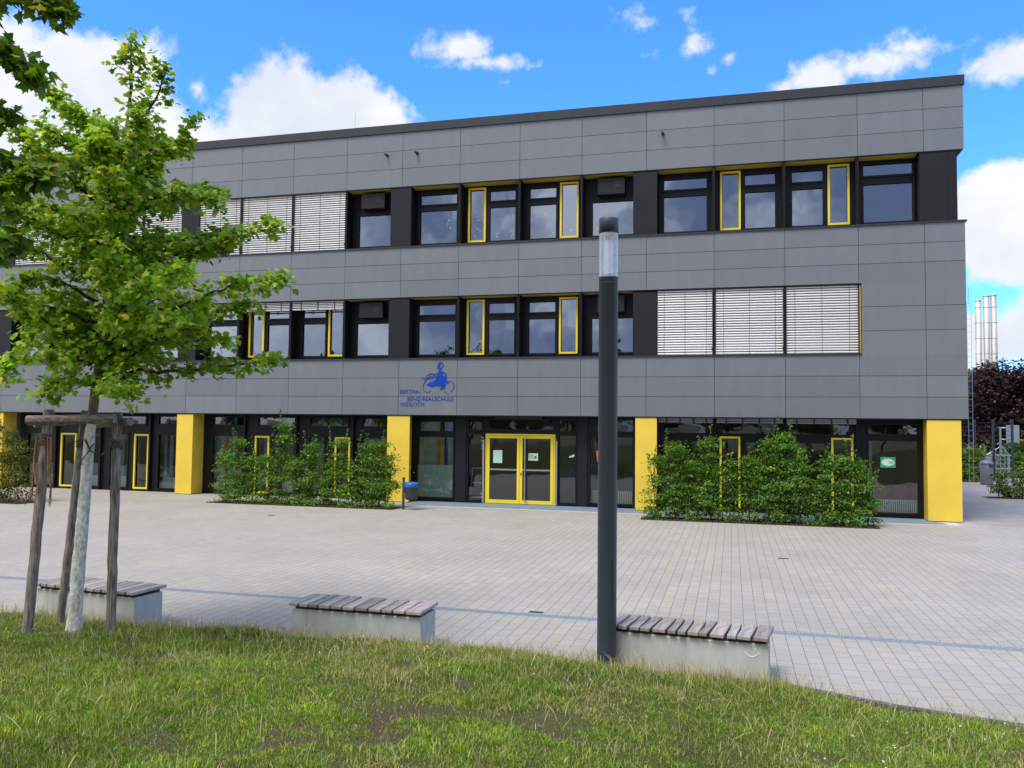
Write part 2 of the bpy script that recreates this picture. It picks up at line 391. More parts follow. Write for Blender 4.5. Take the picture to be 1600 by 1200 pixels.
# edging kerb
kb = MB()
for i in range(1, len(ed)-1):
    (xa, ya), (xb, yb) = ed[i], ed[i+1]
    if xa < -3.2 and xa > -5: pass
    kb.add([(xa, ya, -.05), (xb, yb, -.05), (xb, yb-.07, -.05), (xa, ya-.07, -.05), (xa, ya, .022), (xb, yb, .022), (xb, yb-.07, .022), (xa, ya-.07, .022)],
           [(4, 5, 6, 7), (0, 1, 5, 4), (2, 3, 7, 6)])
tag(kb.build('kerb', M['kerb']), kind='structure')
# lawn mound
xs = np.concatenate([np.arange(-60, -16, 1.0), np.arange(-16, 4, .12), np.arange(4, 60, 1.5)])
ds = np.concatenate([np.arange(.07, 1, .08), np.arange(1, 9.6, .14), np.arange(9.6, 45, 2)])
XX, DD = np.meshgrid(xs, ds); YY = edgeY(XX)-.02-DD; ZZ = gh(XX, YY); ZZ[0, :] -= .02
V = np.stack([XX, YY, ZZ], -1).reshape(-1, 3); nx = len(xs); ny = len(ds)
ii, jj = np.meshgrid(np.arange(ny-1), np.arange(nx-1), indexing='ij'); a = (ii*nx+jj).ravel()
Fq = np.stack([a, a+nx, a+nx+1, a+1], -1).ravel()
lawn = np_mesh('lawn', V, Fq, np.full(len(a), 4), M['lawn'], None, None, True); tag(lawn, kind='structure')

# grass blades ------------------------------------------------------
def vnoise(x, y, s, seed=0):
    """cheap value noise"""
    r = np.random.default_rng(seed); G = r.random((64, 64))
    u = x*s+1000; v = y*s+1000; i = np.floor(u).astype(int); j = np.floor(v).astype(int); fu = u-i; fv = v-j
    fu = fu*fu*(3-2*fu); fv = fv*fv*(3-2*fv); g = lambda a, b: G[a % 64, b % 64]
    return (g(i, j)*(1-fu)+g(i+1, j)*fu)*(1-fv)+(g(i, j+1)*(1-fu)+g(i+1, j+1)*fu)*fv
def fbm(x, y, s, seed=0):
    return (vnoise(x, y, s, seed)*.5+vnoise(x, y, s*2.1, seed+1)*.3+vnoise(x, y, s*4.7, seed+2)*.2)

PATCH = [(-6.56, -18.97, .16), (-6.0, -19.45, .3), (-5.62, -19.5, .26), (-4.98, -19.35, .26), (-4.6, -19.3, .18), (-7.25, -18.97, .15), (-4.2, -19.0, .12), (-8.45, -19.0, .14), (-4.6, -19.65, .16), (-5.7, -18.45, .16), (-2.9, -18.9, .2)]
def blades(n, xr, dr, hscale=1.0):
    nt_ = n//26; tx = rng.uniform(*xr, nt_); td = dr[0]+(dr[1]-dr[0])*rng.random(nt_); tid = rng.integers(0, nt_, n); ts = .018+.04*rng.random(nt_)
    ox = rng.normal(size=n)*ts[tid]; oy = rng.normal(size=n)*ts[tid]; loose = rng.random(n) < .3
    x = tx[tid]+ox; d = np.abs(td[tid]+oy); x[loose] = rng.uniform(*xr, loose.sum()); d[loose] = dr[0]+(dr[1]-dr[0])*rng.random(loose.sum())
    y = edgeY(x)-.07-d; taz = np.arctan2(-oy, ox); tcol = (.72+.56*rng.random(nt_))[tid]; thh = (.55+.9*rng.random(nt_)**1.5)[tid]; twarm = (rng.random(nt_) < .16)[tid]
    bare = fbm(x, y, 1.5, 5)+.45*fbm(x, y, 4.1, 9)
    edge = np.exp(-d/.38)
    for (qx, qy, qr) in PATCH: bare = bare-.62*np.exp(-(((x-qx)/qr)**2+((y-qy)/(qr*.75))**2)**1.0)*(.55+.9*fbm(x, y, 3.3, 17))
    kerbz = (x > -2.95)&(d < .10+.12*fbm(x, y, 3, 8))&(rng.random(n) < .9)
    keep = (rng.random(n) < np.clip((bare-.53)*9+.38, .14, 1)+edge)
    keep &= ~kerbz
    for bx0, bx1 in ((-11.95, -10.35), (-8.35, -6.75), (-4.72, -3.08)):
        keep &= ~((x > bx0-.02) & (x < bx1+.02) & (y > -16.60))
    x, y, d, bare, edge, loose, taz, tcol, thh, twarm = [q[keep] for q in (x, y, d, bare, edge, loose, taz, tcol, thh, twarm)]; n = len(x)
    L = 1-sstep((x+3.4)/1.2)*.75
    tall = fbm(x, y, .55, 31)
    h = (.014+.030*rng.random(n)*(.5+fbm(x, y, 2.4, 61))+.06*np.clip(tall-.45, 0, 1)*2)*hscale
    isstalk = rng.random(n) < (.010+.20*edge*L+.10*np.clip(tall-.46, 0, 1))
    h = h*np.where(loose, .8, thh)
    h = h+edge*L*rng.random(n)*.10*(.3+1.4*fbm(x, y, 2.0, 91))
    h[isstalk] = (.06+.12*rng.random(isstalk.sum())**1.4)*(.7+1.0*(edge*L)[isstalk])
    dryp = fbm(x, y, 1.3, 77)
    dry = (rng.random(n) < np.clip(.06+.5*edge*L+1.6*np.clip(dryp-.54, 0, 1), 0, .85)) | (isstalk & (rng.random(n) < .8))
    t = rng.random((n, 1)); g = fbm(x, y, .8, 55)[:, None]
    c = np.array((.10, .215, .018))*(1-t)+np.array((.26, .40, .036))*t
    c = c*(.50+.82*g)*tcol[:, None]; c[twarm] = c[twarm]*np.array((1.75, 1.2, 1.5))
    yl = (rng.random(n) < .22); c[yl] = c[yl]*np.array((1.6, 1.25, 1.2))
    cd_ = np.array((.36, .30, .13))*(1-t)+np.array((.56, .50, .28))*t
    c[dry] = cd_[dry]
    c *= (1+rng.normal(size=(n, 1))*.15); c = np.clip(c, .005, .7)
    w = .0018+.0026*rng.random(n); w[isstalk] *= .8
    az = np.where(loose, rng.random(n)*2*np.pi, taz+rng.normal(size=n)*.7); lean = rng.random(n)*1.0*h*(~isstalk)+rng.random(n)*.6*h*isstalk
    wd = rng.random(n)*2*np.pi
    z = gh(x, y)-.004
    ax, ay = np.cos(az), np.sin(az); wx, wy = np.cos(wd)*w, np.sin(wd)*w
    P0 = np.stack([x, y, z], -1); W = np.stack([wx, wy, 0*w], -1)
    P1 = P0+np.stack([ax*lean*.3, ay*lean*.3, h*.55], -1); P2 = P0+np.stack([ax*lean, ay*lean, h*(1-.25*lean/h)], -1)
    V = np.stack([P0-W, P0+W, P1+W*.8, P1-W*.8, P2], 1).reshape(-1, 3)
    b = np.arange(n)*5; F1 = np.stack([b, b+1, b+2, b+3], -1); F2 = np.stack([b+3, b+2, b+4], -1)
    Fl = np.concatenate([F1, F2], 1).ravel(); Lt = np.tile(np.array([4, 3]), n)
    return V, Fl, Lt, np.repeat(c, 5, axis=0)
V1 = blades(470000, (-13.2, .8), (0.0, 5.2))
V2 = blades(60000, (-17, 5), (0.0, 9))
def cat(*A):
    off = 0; vs = []; fl = []
    for a_ in A: vs.append(a_[0]); fl.append(a_[1]+off); off += len(a_[0])
    return np.concatenate(vs), np.concatenate(fl), np.concatenate([a_[2] for a_ in A]), np.concatenate([a_[3] for a_ in A])
def stalks(n):
    """long arched straw stalks"""
    x = rng.uniform(-13, 1, n); d = 5.0*rng.random(n)**2.8; y = edgeY(x)-.1-d
    k = np.ones(n, bool)
    for bx0, bx1 in ((-11.95, -10.35), (-8.35, -6.75), (-4.72, -3.08)): k &= ~((x > bx0-.15) & (x < bx1+.15) & (y > -16.75))
    k &= rng.random(n) < (.25+.9*np.clip(fbm(x, y, .8, 77)*1.6-.4, 0, 1))
    x, y, d = x[k], y[k], d[k]; n = len(x); z = gh(x, y); h = .08+(.12+.07*np.exp(-d/.5))*rng.random(n)*(1-sstep((x+3.2)/1.5)*.4); az = rng.random(n)*6.283; le = h*(.15+.95*rng.random(n)**1.5)
    ca, sa = np.cos(az), np.sin(az); w = .0011+.0009*rng.random(n); wd = rng.random(n)*3.14; W = np.stack([np.cos(wd)*w, np.sin(wd)*w, 0*w], -1)
    pts = []
    for t in (0, .35, .7, 1.0): pts.append(np.stack([x+ca*le*t**1.7, y+sa*le*t**1.7, z+h*(t-.28*t**2*le/h)], -1))
    V = np.stack([pts[0]-W, pts[0]+W, pts[1]-W, pts[1]+W, pts[2]-W*1.3, pts[2]+W*1.3, pts[3]-W*.5, pts[3]+W*.5], 1).reshape(-1, 3)
    b = np.arange(n)*8; Fl = np.concatenate([np.stack([b+2*i, b+2*i+1, b+2*i+3, b+2*i+2], -1) for i in range(3)], 1).ravel()
    t = rng.random((n, 1)); c = np.array((.34, .36, .14))*(1-t)+np.array((.66, .60, .36))*t
    return V, Fl, np.full(n*3, 4), np.repeat(c, 8, axis=0)
V3 = stalks(9500)
g = cat(V1, V2, V3)
tag(np_mesh('grass', g[0], g[1], g[2], M['grass'], g[3]), 'short uneven lawn grass with straw coloured stalks on the mound', 'grass', kind='stuff')
# clover flowers
n = 40; fx = np.concatenate([rng.normal(-1.7, .45, n//2), rng.uniform(-9, -1, n-n//2)]); fy = edgeY(fx)-rng.uniform(.3, 2.6, n)
fz = gh(fx, fy)+rng.uniform(.03, .07, n); P = np.stack([fx, fy, fz], -1)
fl = leaves('clover_flowers', np.repeat(P, 4, 0)+rng.normal(size=(n*4, 3))*.004, .011, quad_template(), np.full((n*4, 3), .7), M['daisy'], None)
tag(fl, 'tiny white clover flowers scattered in the lawn', 'flowers', kind='stuff')
# litter of dry leaves and chips along the edge
n = 900; fx = rng.uniform(-3.0, 1.5, n); fy = edgeY(fx)-.1-np.abs(rng.normal(0, .07, n)); P = np.stack([fx, fy, gh(fx, fy)+.012], -1)
tag(leaves('bark_chips', P, rng.uniform(.015, .04, n), quad_template(), mixcols(n, (.07, .045, .03), (.26, .2, .14)), M['grass'], None, up=2), 'brown bark chips and debris along the edging stone', 'bark chips', kind='stuff')
n = 1500; th = rng.random(n)*6.28; rr = np.abs(rng.normal(0, .33, n)); fx = -10.1+rr*np.cos(th)*1.3; fy = -17.72+rr*np.sin(th)*.5
P = np.stack([fx, fy, gh(fx, fy)+.012], -1)
tag(leaves('mulch_chips', P, rng.uniform(.015, .04, n), quad_template(), mixcols(n, (.22, .15, .1), (.46, .37, .28)), M['grass'], None, up=2), 'pale wood chip mulch around the foot of the staked tree', 'mulch', kind='stuff')

# ------------------------------------------------------------------ school building
bld = empty('school_building', (-14, 7, 0), 'long three storey school with grey panel bands, black window strips and yellow ground floor columns', 'school')
XL, XR, DEP = -46.0, 2.76, 15.0
joints = [2.76, 1.73]+[-2.0*k for k in range(0, 24)]
def band(z0, z1, rows, x_lo, x_hi, ysides=True):
    b = MB(); g_ = .006
    hs = (z1-z0)/rows
    js = sorted([j for j in joints if x_lo-.01 <= j <= x_hi+.01])
    if js[0] > x_lo+.02: js = [x_lo]+js
    for i in range(len(js)-1):
        for r in range(rows):
            k = 1+random.gauss(0, .035); c = (k, k*random.uniform(.99, 1.01), k*random.uniform(.985, 1.015))
            b.box(js[i]+g_, js[i+1]-g_, 0, .012, z0+r*hs+(g_ if r else 0), z0+(r+1)*hs-(g_ if r < rows-1 else 0), 0, c)
    if ysides and x_hi > 2.7:
        ys = [.014]+[1.9*k for k in range(1, 8)]+[DEP]
        for i in range(len(ys)-1):
            for r in range(rows):
                k = 1+random.gauss(0, .028)
                b.box(x_hi-.012, x_hi, ys[i]+g_, ys[i+1]-g_, z0+r*hs+g_, z0+(r+1)*hs-g_, 0, (k, k, k))
    return b
bands = [(10.35, 12.16), (6.67, 8.30), (2.83, 4.62)]
for (z0, z1) in bands:
    band(z0, z1, 3, XL, XR).build('cladding_band', M['panel'], bld)
band(4.62, 6.67, 3, 0.06, XR).build('cladding_band', M['panel'], bld)
# dark structural wall behind the panels
w = MB()
for (z0, z1) in bands:
    w.box(XL, XR-.016, .02, .3, z0+.004, z1-.002)
    w.box(XR-.3, XR-.016, .3, DEP-.02, z0+.004, z1-.002)
w.box(.07, XR-.016, .02, .3, 4.63, 6.66); w.box(XR-.3, XR-.02, .3, DEP-.02, 4.63, 6.66)
w.box(XR-.35, XR-.2, .3, DEP-.02, 8.31, 10.34); w.box(2.35, 2.55, .7, DEP-.02, 0, 2.82)
w.box(XL, XR-.02, DEP-.2, DEP, 0, 12.15); w.box(XL, XL+.2, .5, DEP-.2, 0, 12.15)
w.build('outer_wall', M['backing'], bld)
sf = MB(); sf.box(XL, XR-.02, .302, .8, 2.86, 2.88); sf.build('soffit', M['coping'], bld)
# roof edge
c = MB(); c.box(XL, XR+.03, -.05, .35, 12.164, 12.44); c.box(XR-.3, XR+.03, .35, DEP, 12.164, 12.44)
for k in range(12): c.box(-1.2-4.1*k, -1.19-4.1*k, -.053, .352, 12.17, 12.443)
c.build('roof_coping', M['coping'], bld)
r = MB(); r.box(XL, XR-.31, .36, DEP-.02, 12.16, 12.25); r.build('roof', M['roof'], bld)
# sills under the window strips
for (z, xa, xb) in ((8.30, XL, 2.80), (4.62, XL, .05)):
    s_ = MB(); s_.box(xa, xb, -.035, .42, z+.002, z+.05); 
    if xb > 2: s_.box(xb-.3, xb, .42, DEP, z+.002, z+.05)
    s_.build('window_sill', M['coping'], bld)
for (z, xa, xb) in ((10.35, XL, 2.70), (6.67, XL, .04), (2.83, XL, 2.72)):
    s_ = MB(); s_.box(xa, xb, .001, .04, z-.035, z-.001); s_.build('edge_trim', M['frame'], bld)
# interior
inn = MB()
for z0, z1 in ((2.9, 3.5), (7.0, 7.25), (10.6, 10.9)): inn.box(XL+.2, XR-.36, .74, 7.2, z0, z1)
inn.box(XL+.2, XR-.36, 7.2, 7.35, 0, 12.1)
for xw in (-38, -30.1, -22.1, -14.1, -6.0, 2.2): 
    inn.box(xw-.06, xw+.06, .74, 7.2, 3.51, 6.99); inn.box(xw-.06, xw+.06, .74, 7.2, 7.26, 10.59)
    inn.box(xw-.06, xw+.06, .74, 7.2, .03, 2.89)
inn.build('interior_wall', M['inwall'], bld)
fl_ = MB()
for z in (.01, 3.52, 7.26): fl_.box(XL+.2, XR-.4, .72, 7.19, z-.004 if z > 1 else -.03, z+.01)
fl_.build('interior_floor', M['infloor'], bld)

GY = .45           # plane of the upper windows
def window(x0, x1, z0, z1, holes, y=GY, gm='glass', fr=.045, name='window', mat='frame', boxed=False):
    """dark board x0..x1,z0..z1 with glazed holes; each glazing gets a raised frame; one pane child"""
    xs_ = sorted({x0, x1, *[h[0] for h in holes], *[h[1] for h in holes]}); zs_ = sorted({z0, z1, *[h[2] for h in holes], *[h[3] for h in holes]})
    b = MB()
    for i in range(len(xs_)-1):
        run = None
        for j in range(len(zs_)-1):
            cx, cz = (xs_[i]+xs_[i+1])/2, (zs_[j]+zs_[j+1])/2
            solid = not any(h[0] < cx < h[1] and h[2] < cz < h[3] for h in holes)
            if solid: run = [run[0], zs_[j+1]] if run else [zs_[j], zs_[j+1]]
            if (not solid or j == len(zs_)-2) and run:
                b.box(xs_[i], xs_[i+1], y, y+.08, run[0], run[1]); run = None
    p = MB()
    for h in holes:
        a0, a1, c0, c1 = h[:4]; f = fr
        yy = y-.03
        if len(h) < 5:
            b.box(a0-f, a0+.012, yy, y-.002, c0-f, c1+f); b.box(a1-.012, a1+f, yy, y-.002, c0-f, c1+f)
            b.box(a0+.013, a1-.013, yy, y-.002, c0-f, c0+.012); b.box(a0+.013, a1-.013, yy, y-.002, c1-.012, c1+f)
        p.add([(a0, y+.03, c0), (a1, y+.03, c0), (a1, y+.03, c1), (a0, y+.03, c1)], [(0, 1, 2, 3)])
    o = b.build(name, M[mat], bld, loc=((x0+x1)/2, y, z0))
    if p.v: p.build('pane', M[gm], o, loc=((x0+x1)/2, y+.03, z0))
    return o
def yellow_frame(x0, x1, z0, z1, parent, y=GY, w_=.06):
    b = MB(); y0 = y-.055; y1 = y-.003
    b.box(x0, x0+w_, y0, y1, z0, z1); b.box(x1-w_, x1, y0, y1, z0, z1); b.box(x0+w_, x1-w_, y0+.001, y1, z0, z0+w_); b.box(x0+w_, x1-w_, y0+.001, y1, z1-w_, z1)
    return b.build('casement_frame', M['yframe'], parent, loc=(x0, y0, z0))
def soffit_strip(x0, x1, z):
    b = MB(); b.box(x0, x1, .045, GY-.006, z-.03, z-.006); return b.build('lintel_board', M['soffit'], bld, loc=(x0, 0, z))
def fin(x, z0, z1):
    b = MB(); b.box(x-.03, x+.03, .015, GY-.004, z0, z1); b.box(x-.055, x-.031, .03, .06, z0+.02, z1-.04)
    for zz in (z0+.16,): b.box(x-.075, x-.056, .03, .07, zz, zz+.05)
    b.build('blind_guide', M['frame'], bld, loc=(x, 0, z0))
def blind(x0, x1, z0, z1, y=.06, raised=False):
    b = MB(); pitch = .0745
    if raised:
        k = 0; z = z1-.01
        while z > z0+.05: b.box(x0, x1, y, y+.075, z-.034, z-.012, 0, (1, 1, 1)); z -= .056; k += 1
        b.box(x0, x1, y+.005, y+.07, z0, z0+.03)
        for t in (.18, .5, .82):
            xm = x0+(x1-x0)*t; b.box(xm-.02, xm+.02, y-.006, y-.001, z0-.03, z1, 1)
        return b.build('raised_blind', [M['slat'], M['cord']], bld, loc=(x0, y, z0))
    z = z0+.04; nsl = int((z1-z0-.05)/pitch); pitch = (z1-z0-.06)/nsl
    for i in range(nsl+1):
        zc = z0+.035+i*pitch; t = random.uniform(-.003, .003); k = random.uniform(.93, 1.03)
        pr_ = [(y+.012+t, zc-.034), (y, zc-.016), (y+.002, zc+.004), (y+.028, zc+.022), (y+.045, zc+.026)]
        vs = [(x0, a_, b_) for a_, b_ in pr_]+[(x1, a_, b_) for a_, b_ in pr_]; m_ = len(pr_)
        b.add(vs, [(q, q+1, q+1+m_, q+m_) for q in range(m_-1)], 0, (k, k, k), True)
    b.box(x0, x1, y+.005, y+.05, z0, z0+.03, 0)
    for t in (.12, .5, .88):
        xm = x0+(x1-x0)*t; b.box(xm-.004, xm+.004, y-.008, y-.004, z0, z1, 1)
    return b.build('window_blind', [M['slat'], M['cord']], bld, loc=(x0, y, z0))
def stickers(win, x0, x1, z0, z1, n, y=GY):
    b = MB()
    for i in range(n):
        x = random.uniform(x0+.08, x1-.08); z = random.uniform(z0+.1, z1-.1); r_ = random.choice((.012, .016, .022))
        pts = []
        for k in range(12):
            a_ = k*math.pi/6; rr = r_*(1 if k % 2 == 0 else .55); pts.append((x+rr*math.cos(a_), z+rr*math.sin(a_)))
        b.poly(pts, y+.024, y+.027)
    b.build('snowflake_sticker', M['whitep'], win, loc=(x0, y, z0))

def group(G, zb, kinds, first=False):
    """G joint at left end; zb = top of the cladding band below. kinds: 4 bay kinds"""
    t = zb+2.05; z0 = zb+.05; top = t-.012
    # pilaster
    b = MB(); b.bevbox(G-.40, G+.32, .018, .1, z0+.002, top-.03, .004); b.box(G-.38, G+.30, .1, GY+.1, z0+.002, top-.03)
    b.build('pilaster', M['pilaster'], bld, loc=(G, 0, zb))
    L0, H0, H1, T0, T1 = zb+.19, zb+1.30, zb+1.52, zb+1.50, zb+1.84
    for i, kd in enumerate(kinds):
        a = G+2*i; x0 = a+(.33 if i == 0 else .031); x1 = a+(1.969 if i < 3 else 1.59)
        if i < 3: fin(a+2.0, z0, top-.03)
        if kd is None: continue
        if i == 0: h = [(a+.48, a+1.78, L0, H0), (a+.48, a+1.78, T0, T1)]
        elif i == 1: h = [(a+.24, a+.70, zb+.24, t-.16, 1), (a+.89, a+1.77, L0, H0), (a+.89, a+1.77, T0, T1)]
        elif i == 2: h = [(a+.23, a+1.11, L0, H0), (a+.23, a+1.11, T0, T1), (a+1.30, a+1.76, zb+.24, t-.16, 1)]
        elif kd == 'w3': h = [(a+.2, a+1.53, L0, H0+.02), (a+.2, a+1.53, T0+.06, T1+.06)]
        else: h = [(a+.26, a+1.56, L0, H0-.03)]
        wn_ = window(x0, x1, z0, top-.03, h)
        if i == 1: yellow_frame(a+.17, a+.77, zb+.17, t-.09, wn_)
        if i == 2: yellow_frame(a+1.23, a+1.83, zb+.17, t-.09, wn_)
        soffit_strip(x0+.01, x1-.01, t)
        if i == 3 and kd != 'w3':
            b = MB(); b.bevbox(a+.47, a+1.32, GY-.3, GY-.002, zb+1.42, zb+1.93, .01); b.box(a+1.0, a+1.2, GY-.305, GY-.3, zb+1.62, zb+1.84, 1)
            b.build('vent_box', [M['pilaster'], M['backing']], bld, loc=(a, GY, zb))
        if 'blind' in kd: blind(x0-.005 if i else x0, x1, zb+.06, t-.03)
        if 'raised' in kd: blind(x0, x1, t-.32, t-.03, raised=True)
        if 'snow' in kd: stickers(wn_, h[-2 if i == 0 else 1][0] if False else h[0][0], h[0][1], h[0][2] if len(h[0]) < 5 else L0, h[0][3] if len(h[0]) < 5 else H0, 9)
        if 'snow' in kd and i in (1,): stickers(wn_, h[1][0], h[1][1], L0, H0, 8)
        if 'snow' in kd and i == 2: stickers(wn_, h[2][0], h[2][1], L0, H0, 4)
UP, MID = 8.30, 4.62
group(-6, UP, ['w', 'w', 'w', 'w3']); group(-14, UP, ['w snow', 'w snow', 'w snow', 'w snow']); group(-22, UP, ['w blind', 'w blind', 'w blind', 'w'])
group(-30, UP, ['w blind', 'w blind', 'w blind', 'w blind']); group(-38, UP, ['w', 'w blind', 'w blind', 'w'])
group(-14, MID, ['w', 'w', 'w', 'w']); group(-22, MID, ['w', 'w raised', 'w raised', 'w']); group(-30, MID, ['w', 'w', 'w', 'w']); group(-38, MID, ['w', 'w', 'w', 'w'])
# right-hand corner pilaster of the top strip
b = MB(); b.box(1.62, 2.35, .018, .1, 8.352, 10.31); b.box(2.356, 2.58, .018, .1, 8.352, 10.31); b.box(1.62, 2.58, .1, .5, 8.352, 10.31); b.box(2.4, 2.58, .5, DEP, 8.352, 10.31)
b.build('pilaster', M['pilaster'], bld)
# middle strip, right group: all blinds down
b = MB(); b.bevbox(-6.40, -5.68, .018, .1, 4.672, 6.6, .004); b.box(-6.38, -5.7, .1, .5, 4.672, 6.6); b.build('pilaster', M['pilaster'], bld)
for xa, xb in ((-5.665, -4.04), (-3.96, -2.04), (-1.96, -.02)):
    wn_ = window(xa, xb, 4.67, 6.62, [(xa+.15, xb-.15, 4.8, 5.9), (xa+.15, xb-.15, 6.1, 6.45)]); blind(xa, xb, 4.69, 6.64)
for x in (-4, -2): fin(x, 4.67, 6.62)
b = MB(); b.box(.012, .05, .03, GY, 4.67, 6.62); b.build('reveal_board', M['soffit'], bld)
b = MB(); b.box(-.02, .008, .0, GY, 4.67, 6.62); b.build('blind_guide', M['frame'], bld)

# ground floor columns: (front x0, front x1, back x0, back x1)
for (a0, a1, b0, b1) in ((1.72, 2.58, 1.75, 2.5), (-6.32, -5.68, -6.3, -5.72), (-14.38, -13.6, -14.3, -13.78), (-22.34, -21.69, -22.3, -21.69), (-30.45, -29.87, -30.4, -29.9), (-38.4, -37.7, -38.4, -37.7)):
    b = MB(); v = [(a0, .02, .02), (a1, .02, .02), (b1, .66, .02), (b0, .66, .02)]; v += [(x, y, 2.80) for x, y, z in v]
    b.add(v, [(0, 3, 2, 1), (4, 5, 6, 7), (0, 1, 5, 4), (1, 2, 6, 5), (2, 3, 7, 6), (3, 0, 4, 7)])
    v = [(a0+.01, .03, 0), (a1-.01, .03, 0), (b1-.01, .65, 0), (b0+.01, .65, 0)]; v += [(x, y, .0195) for x, y, z in v]
    b.add(v, [(0, 1, 5, 4), (1, 2, 6, 5), (2, 3, 7, 6), (3, 0, 4, 7)], 1)
    o = b.build('column', [M['yellow'], M['coping']], bld, loc=((a0+a1)/2, .3, 0))
    if a0 == -14.38:
        s_ = MB(); s_.box(-13.69, -13.675, .3, .36, 1.05, 1.16); s_.build('switch_plate', M['white'], o)
YG = .65
def gfin(x, z1=2.8): 
    b = MB(); b.box(x-.035, x+.035, YG-.1, YG-.002, .02, z1); b.build('mullion', M['frame'], bld, loc=(x, YG, 0))
def radiator(win, x0, x1, z0=.1, z1=.5, y=.85):
    b = MB(); b.box(x0, x1, y+.032, y+.06, z0, z0+.03); b.box(x0, x1, y+.032, y+.06, z1-.03, z1); n_ = max(3, int((x1-x0)/.055))
    for i in range(n_): xx = x0+(i+.5)*(x1-x0)/n_; b.box(xx-.015, xx+.015, y, y+.029, z0+.01, z1-.01)
    b.build('radiator', M['white'], win, loc=(x0, y, z0))
def curtains(x0, x1, z0, z1, pattern, y=.95):
    b = MB(); x = x0; i = 0; mats = {'w': 0, 'o': 1, 'y': 2, 'b': 3}
    while x < x1-.02:
        k = pattern[i % len(pattern)]; wd = .125
        if k != '.':
            dy = .02*math.sin(i*1.9); b.add([(x, y+dy, z0), (min(x+wd-.008, x1), y+dy+.05, z0), (min(x+wd-.008, x1), y+dy+.05, z1), (x, y+dy, z1)], [(0, 1, 2, 3)], mats[k])
        x += wd; i += 1
    b.build('vertical_blind', [M['curtain'], M['c_or'], M['c_ye'], M['c_bl']], bld, loc=(x0, y, z0))
# right segment (x -5.68..1.72)
def gwin(x0, x1, holes, yel=None, rad=None, top=2.8, yz=(.08, 2.26)):
    o = window(x0, x1, .02, top, holes, y=YG, gm='glassg')
    if yel: yellow_frame(yel[0], yel[1], yz[0], yz[1], o, y=YG)
    if rad: radiator(o, *rad)
    return o
gwin(-5.72, -4.036, [(-5.52, -4.27, .14, 2.1), (-5.52, -4.27, 2.34, 2.66)], rad=(-5.45, -4.4)); gfin(-4)
gwin(-3.964, -2.036, [(-3.78, -3.34, .16, 2.18, 1), (-3.1, -2.2, .14, 2.1), (-3.78, -2.25, 2.34, 2.66)], (-3.86, -3.26), (-3.1, -2.25)); gfin(-2)
gwin(-1.964, -.036, [(-1.76, -.86, .14, 2.1), (-.63, -.19, .16, 2.18, 1), (-1.76, -.2, 2.34, 2.66)], (-.71, -.11), (-1.7, -.9)); gfin(0)
bigw = gwin(.036, 1.74, [(.3, 1.62, .14, 2.2), (.3, 1.62, 2.38, 2.66)], rad=(.3, 1.6))
for xa, xb in ((-5.66, -4.05), (-3.95, -2.05), (-1.95, -.05)):
    b = MB(); b.box(xa, xb, .42, .5, 2.66, 2.8); b.box(xa, xb, .415, .42, 2.7, 2.715, 1)
    for t in (.15, .4, .65, .88): xm = xa+(xb-xa)*t; b.box(xm-.02, xm+.02, .405, .414, 2.62, 2.8, 1)
    b.build('blind_box', [M['box'], M['cord']], bld, loc=(xa, .4, 2.66))
# poster
b = MB(); b.box(.62, 1.02, YG+.012, YG+.018, 1.43, 1.73); 
pts = [(.82+.17*math.cos(t*math.pi/12), 1.58+.1*math.sin(t*math.pi/12)) for t in range(24)]; b.poly(pts, YG+.008, YG+.011, 1)
for k in range(3): b.box(.84, .95, YG+.004, YG+.007, 1.545+.03*k, 1.553+.03*k, 2)
b.build('poster', [M['green'], M['whitep'], M['ink']], bigw, loc=(.8, YG, 1.6))
# tables and chairs dimly behind the large pane
b = MB(); b.box(.3, 2.0, 1.6, 2.3, .72, .76); b.box(-5.2, -2.4, 2.0, 2.8, .72, .76)
for x in (.4, 1.9, -5.1, -2.5): b.box(x-.02, x+.02, 1.7, 1.74, .02, .72); b.box(x-.02, x+.02, 2.2, 2.24, .02, .72)
b.build('interior_table', pmat('table_top', (.4, .28, .14), rough=.5), bld)
b = MB()
for x in (.55, 1.1, 1.6, -4.8, -4.0, -3.2): b.box(x, x+.38, 1.5, 1.53, .45, .9); b.box(x, x+.38, 1.53, 1.85, .43, .46)
b.build('interior_chair', pmat('chair_red', (.25, .04, .04), rough=.5), bld)
curtains(.35, .62, .3, 2.6, 'w.', 1.1)
# entrance segment (-13.6..-6.32)
ent = gwin(-13.79, -12.24, [(-13.56, -12.3, .14, 2.12), (-13.5, -12.75, 2.3, 2.62), (-12.66, -12.32, 2.3, 2.62)])
b = MB(); b.box(-13.55, -12.31, YG+.035, YG+.04, .15, 1.2); b.build('frosted_film', M['frost'], ent, loc=(-13, YG, .15))
b = MB(); b.box(-12.62, -12.59, YG-.02, YG, 1.22, 2.1); b.build('glazing_bar', M['frame'], ent)
curtains(-13.6, -12.25, .1, 2.65, 'wwwwwoybwwww', .95)
b = MB(); b.box(-12.236, -11.87, YG-.02, YG+.08, .02, 2.8); b.build('pilaster', M['pilaster'], bld)
gwin(-11.866, -11.24, [(-11.8, -11.33, .08, 2.22), (-11.8, -11.33, 2.36, 2.74)])
tr_ = gwin(-11.236, -8.86, [(-11.1, -9.0, 2.38, 2.72)]) if False else window(-11.236, -8.862, 2.27, 2.8, [(-11.12, -8.98, 2.38, 2.7)], y=YG, gm='glassg')
b = MB(); b.box(-10.9, -9.3, .5, .62, 2.72, 2.79); b.build('door_closer', M['coping'], bld)
gwin(-8.858, -8.19, [(-8.78, -8.24, .08, 2.22), (-8.78, -8.24, 2.36, 2.74)])
b = MB(); b.box(-8.186, -7.88, YG-.02, YG+.08, .02, 2.8); b.build('pilaster', M['pilaster'], bld)
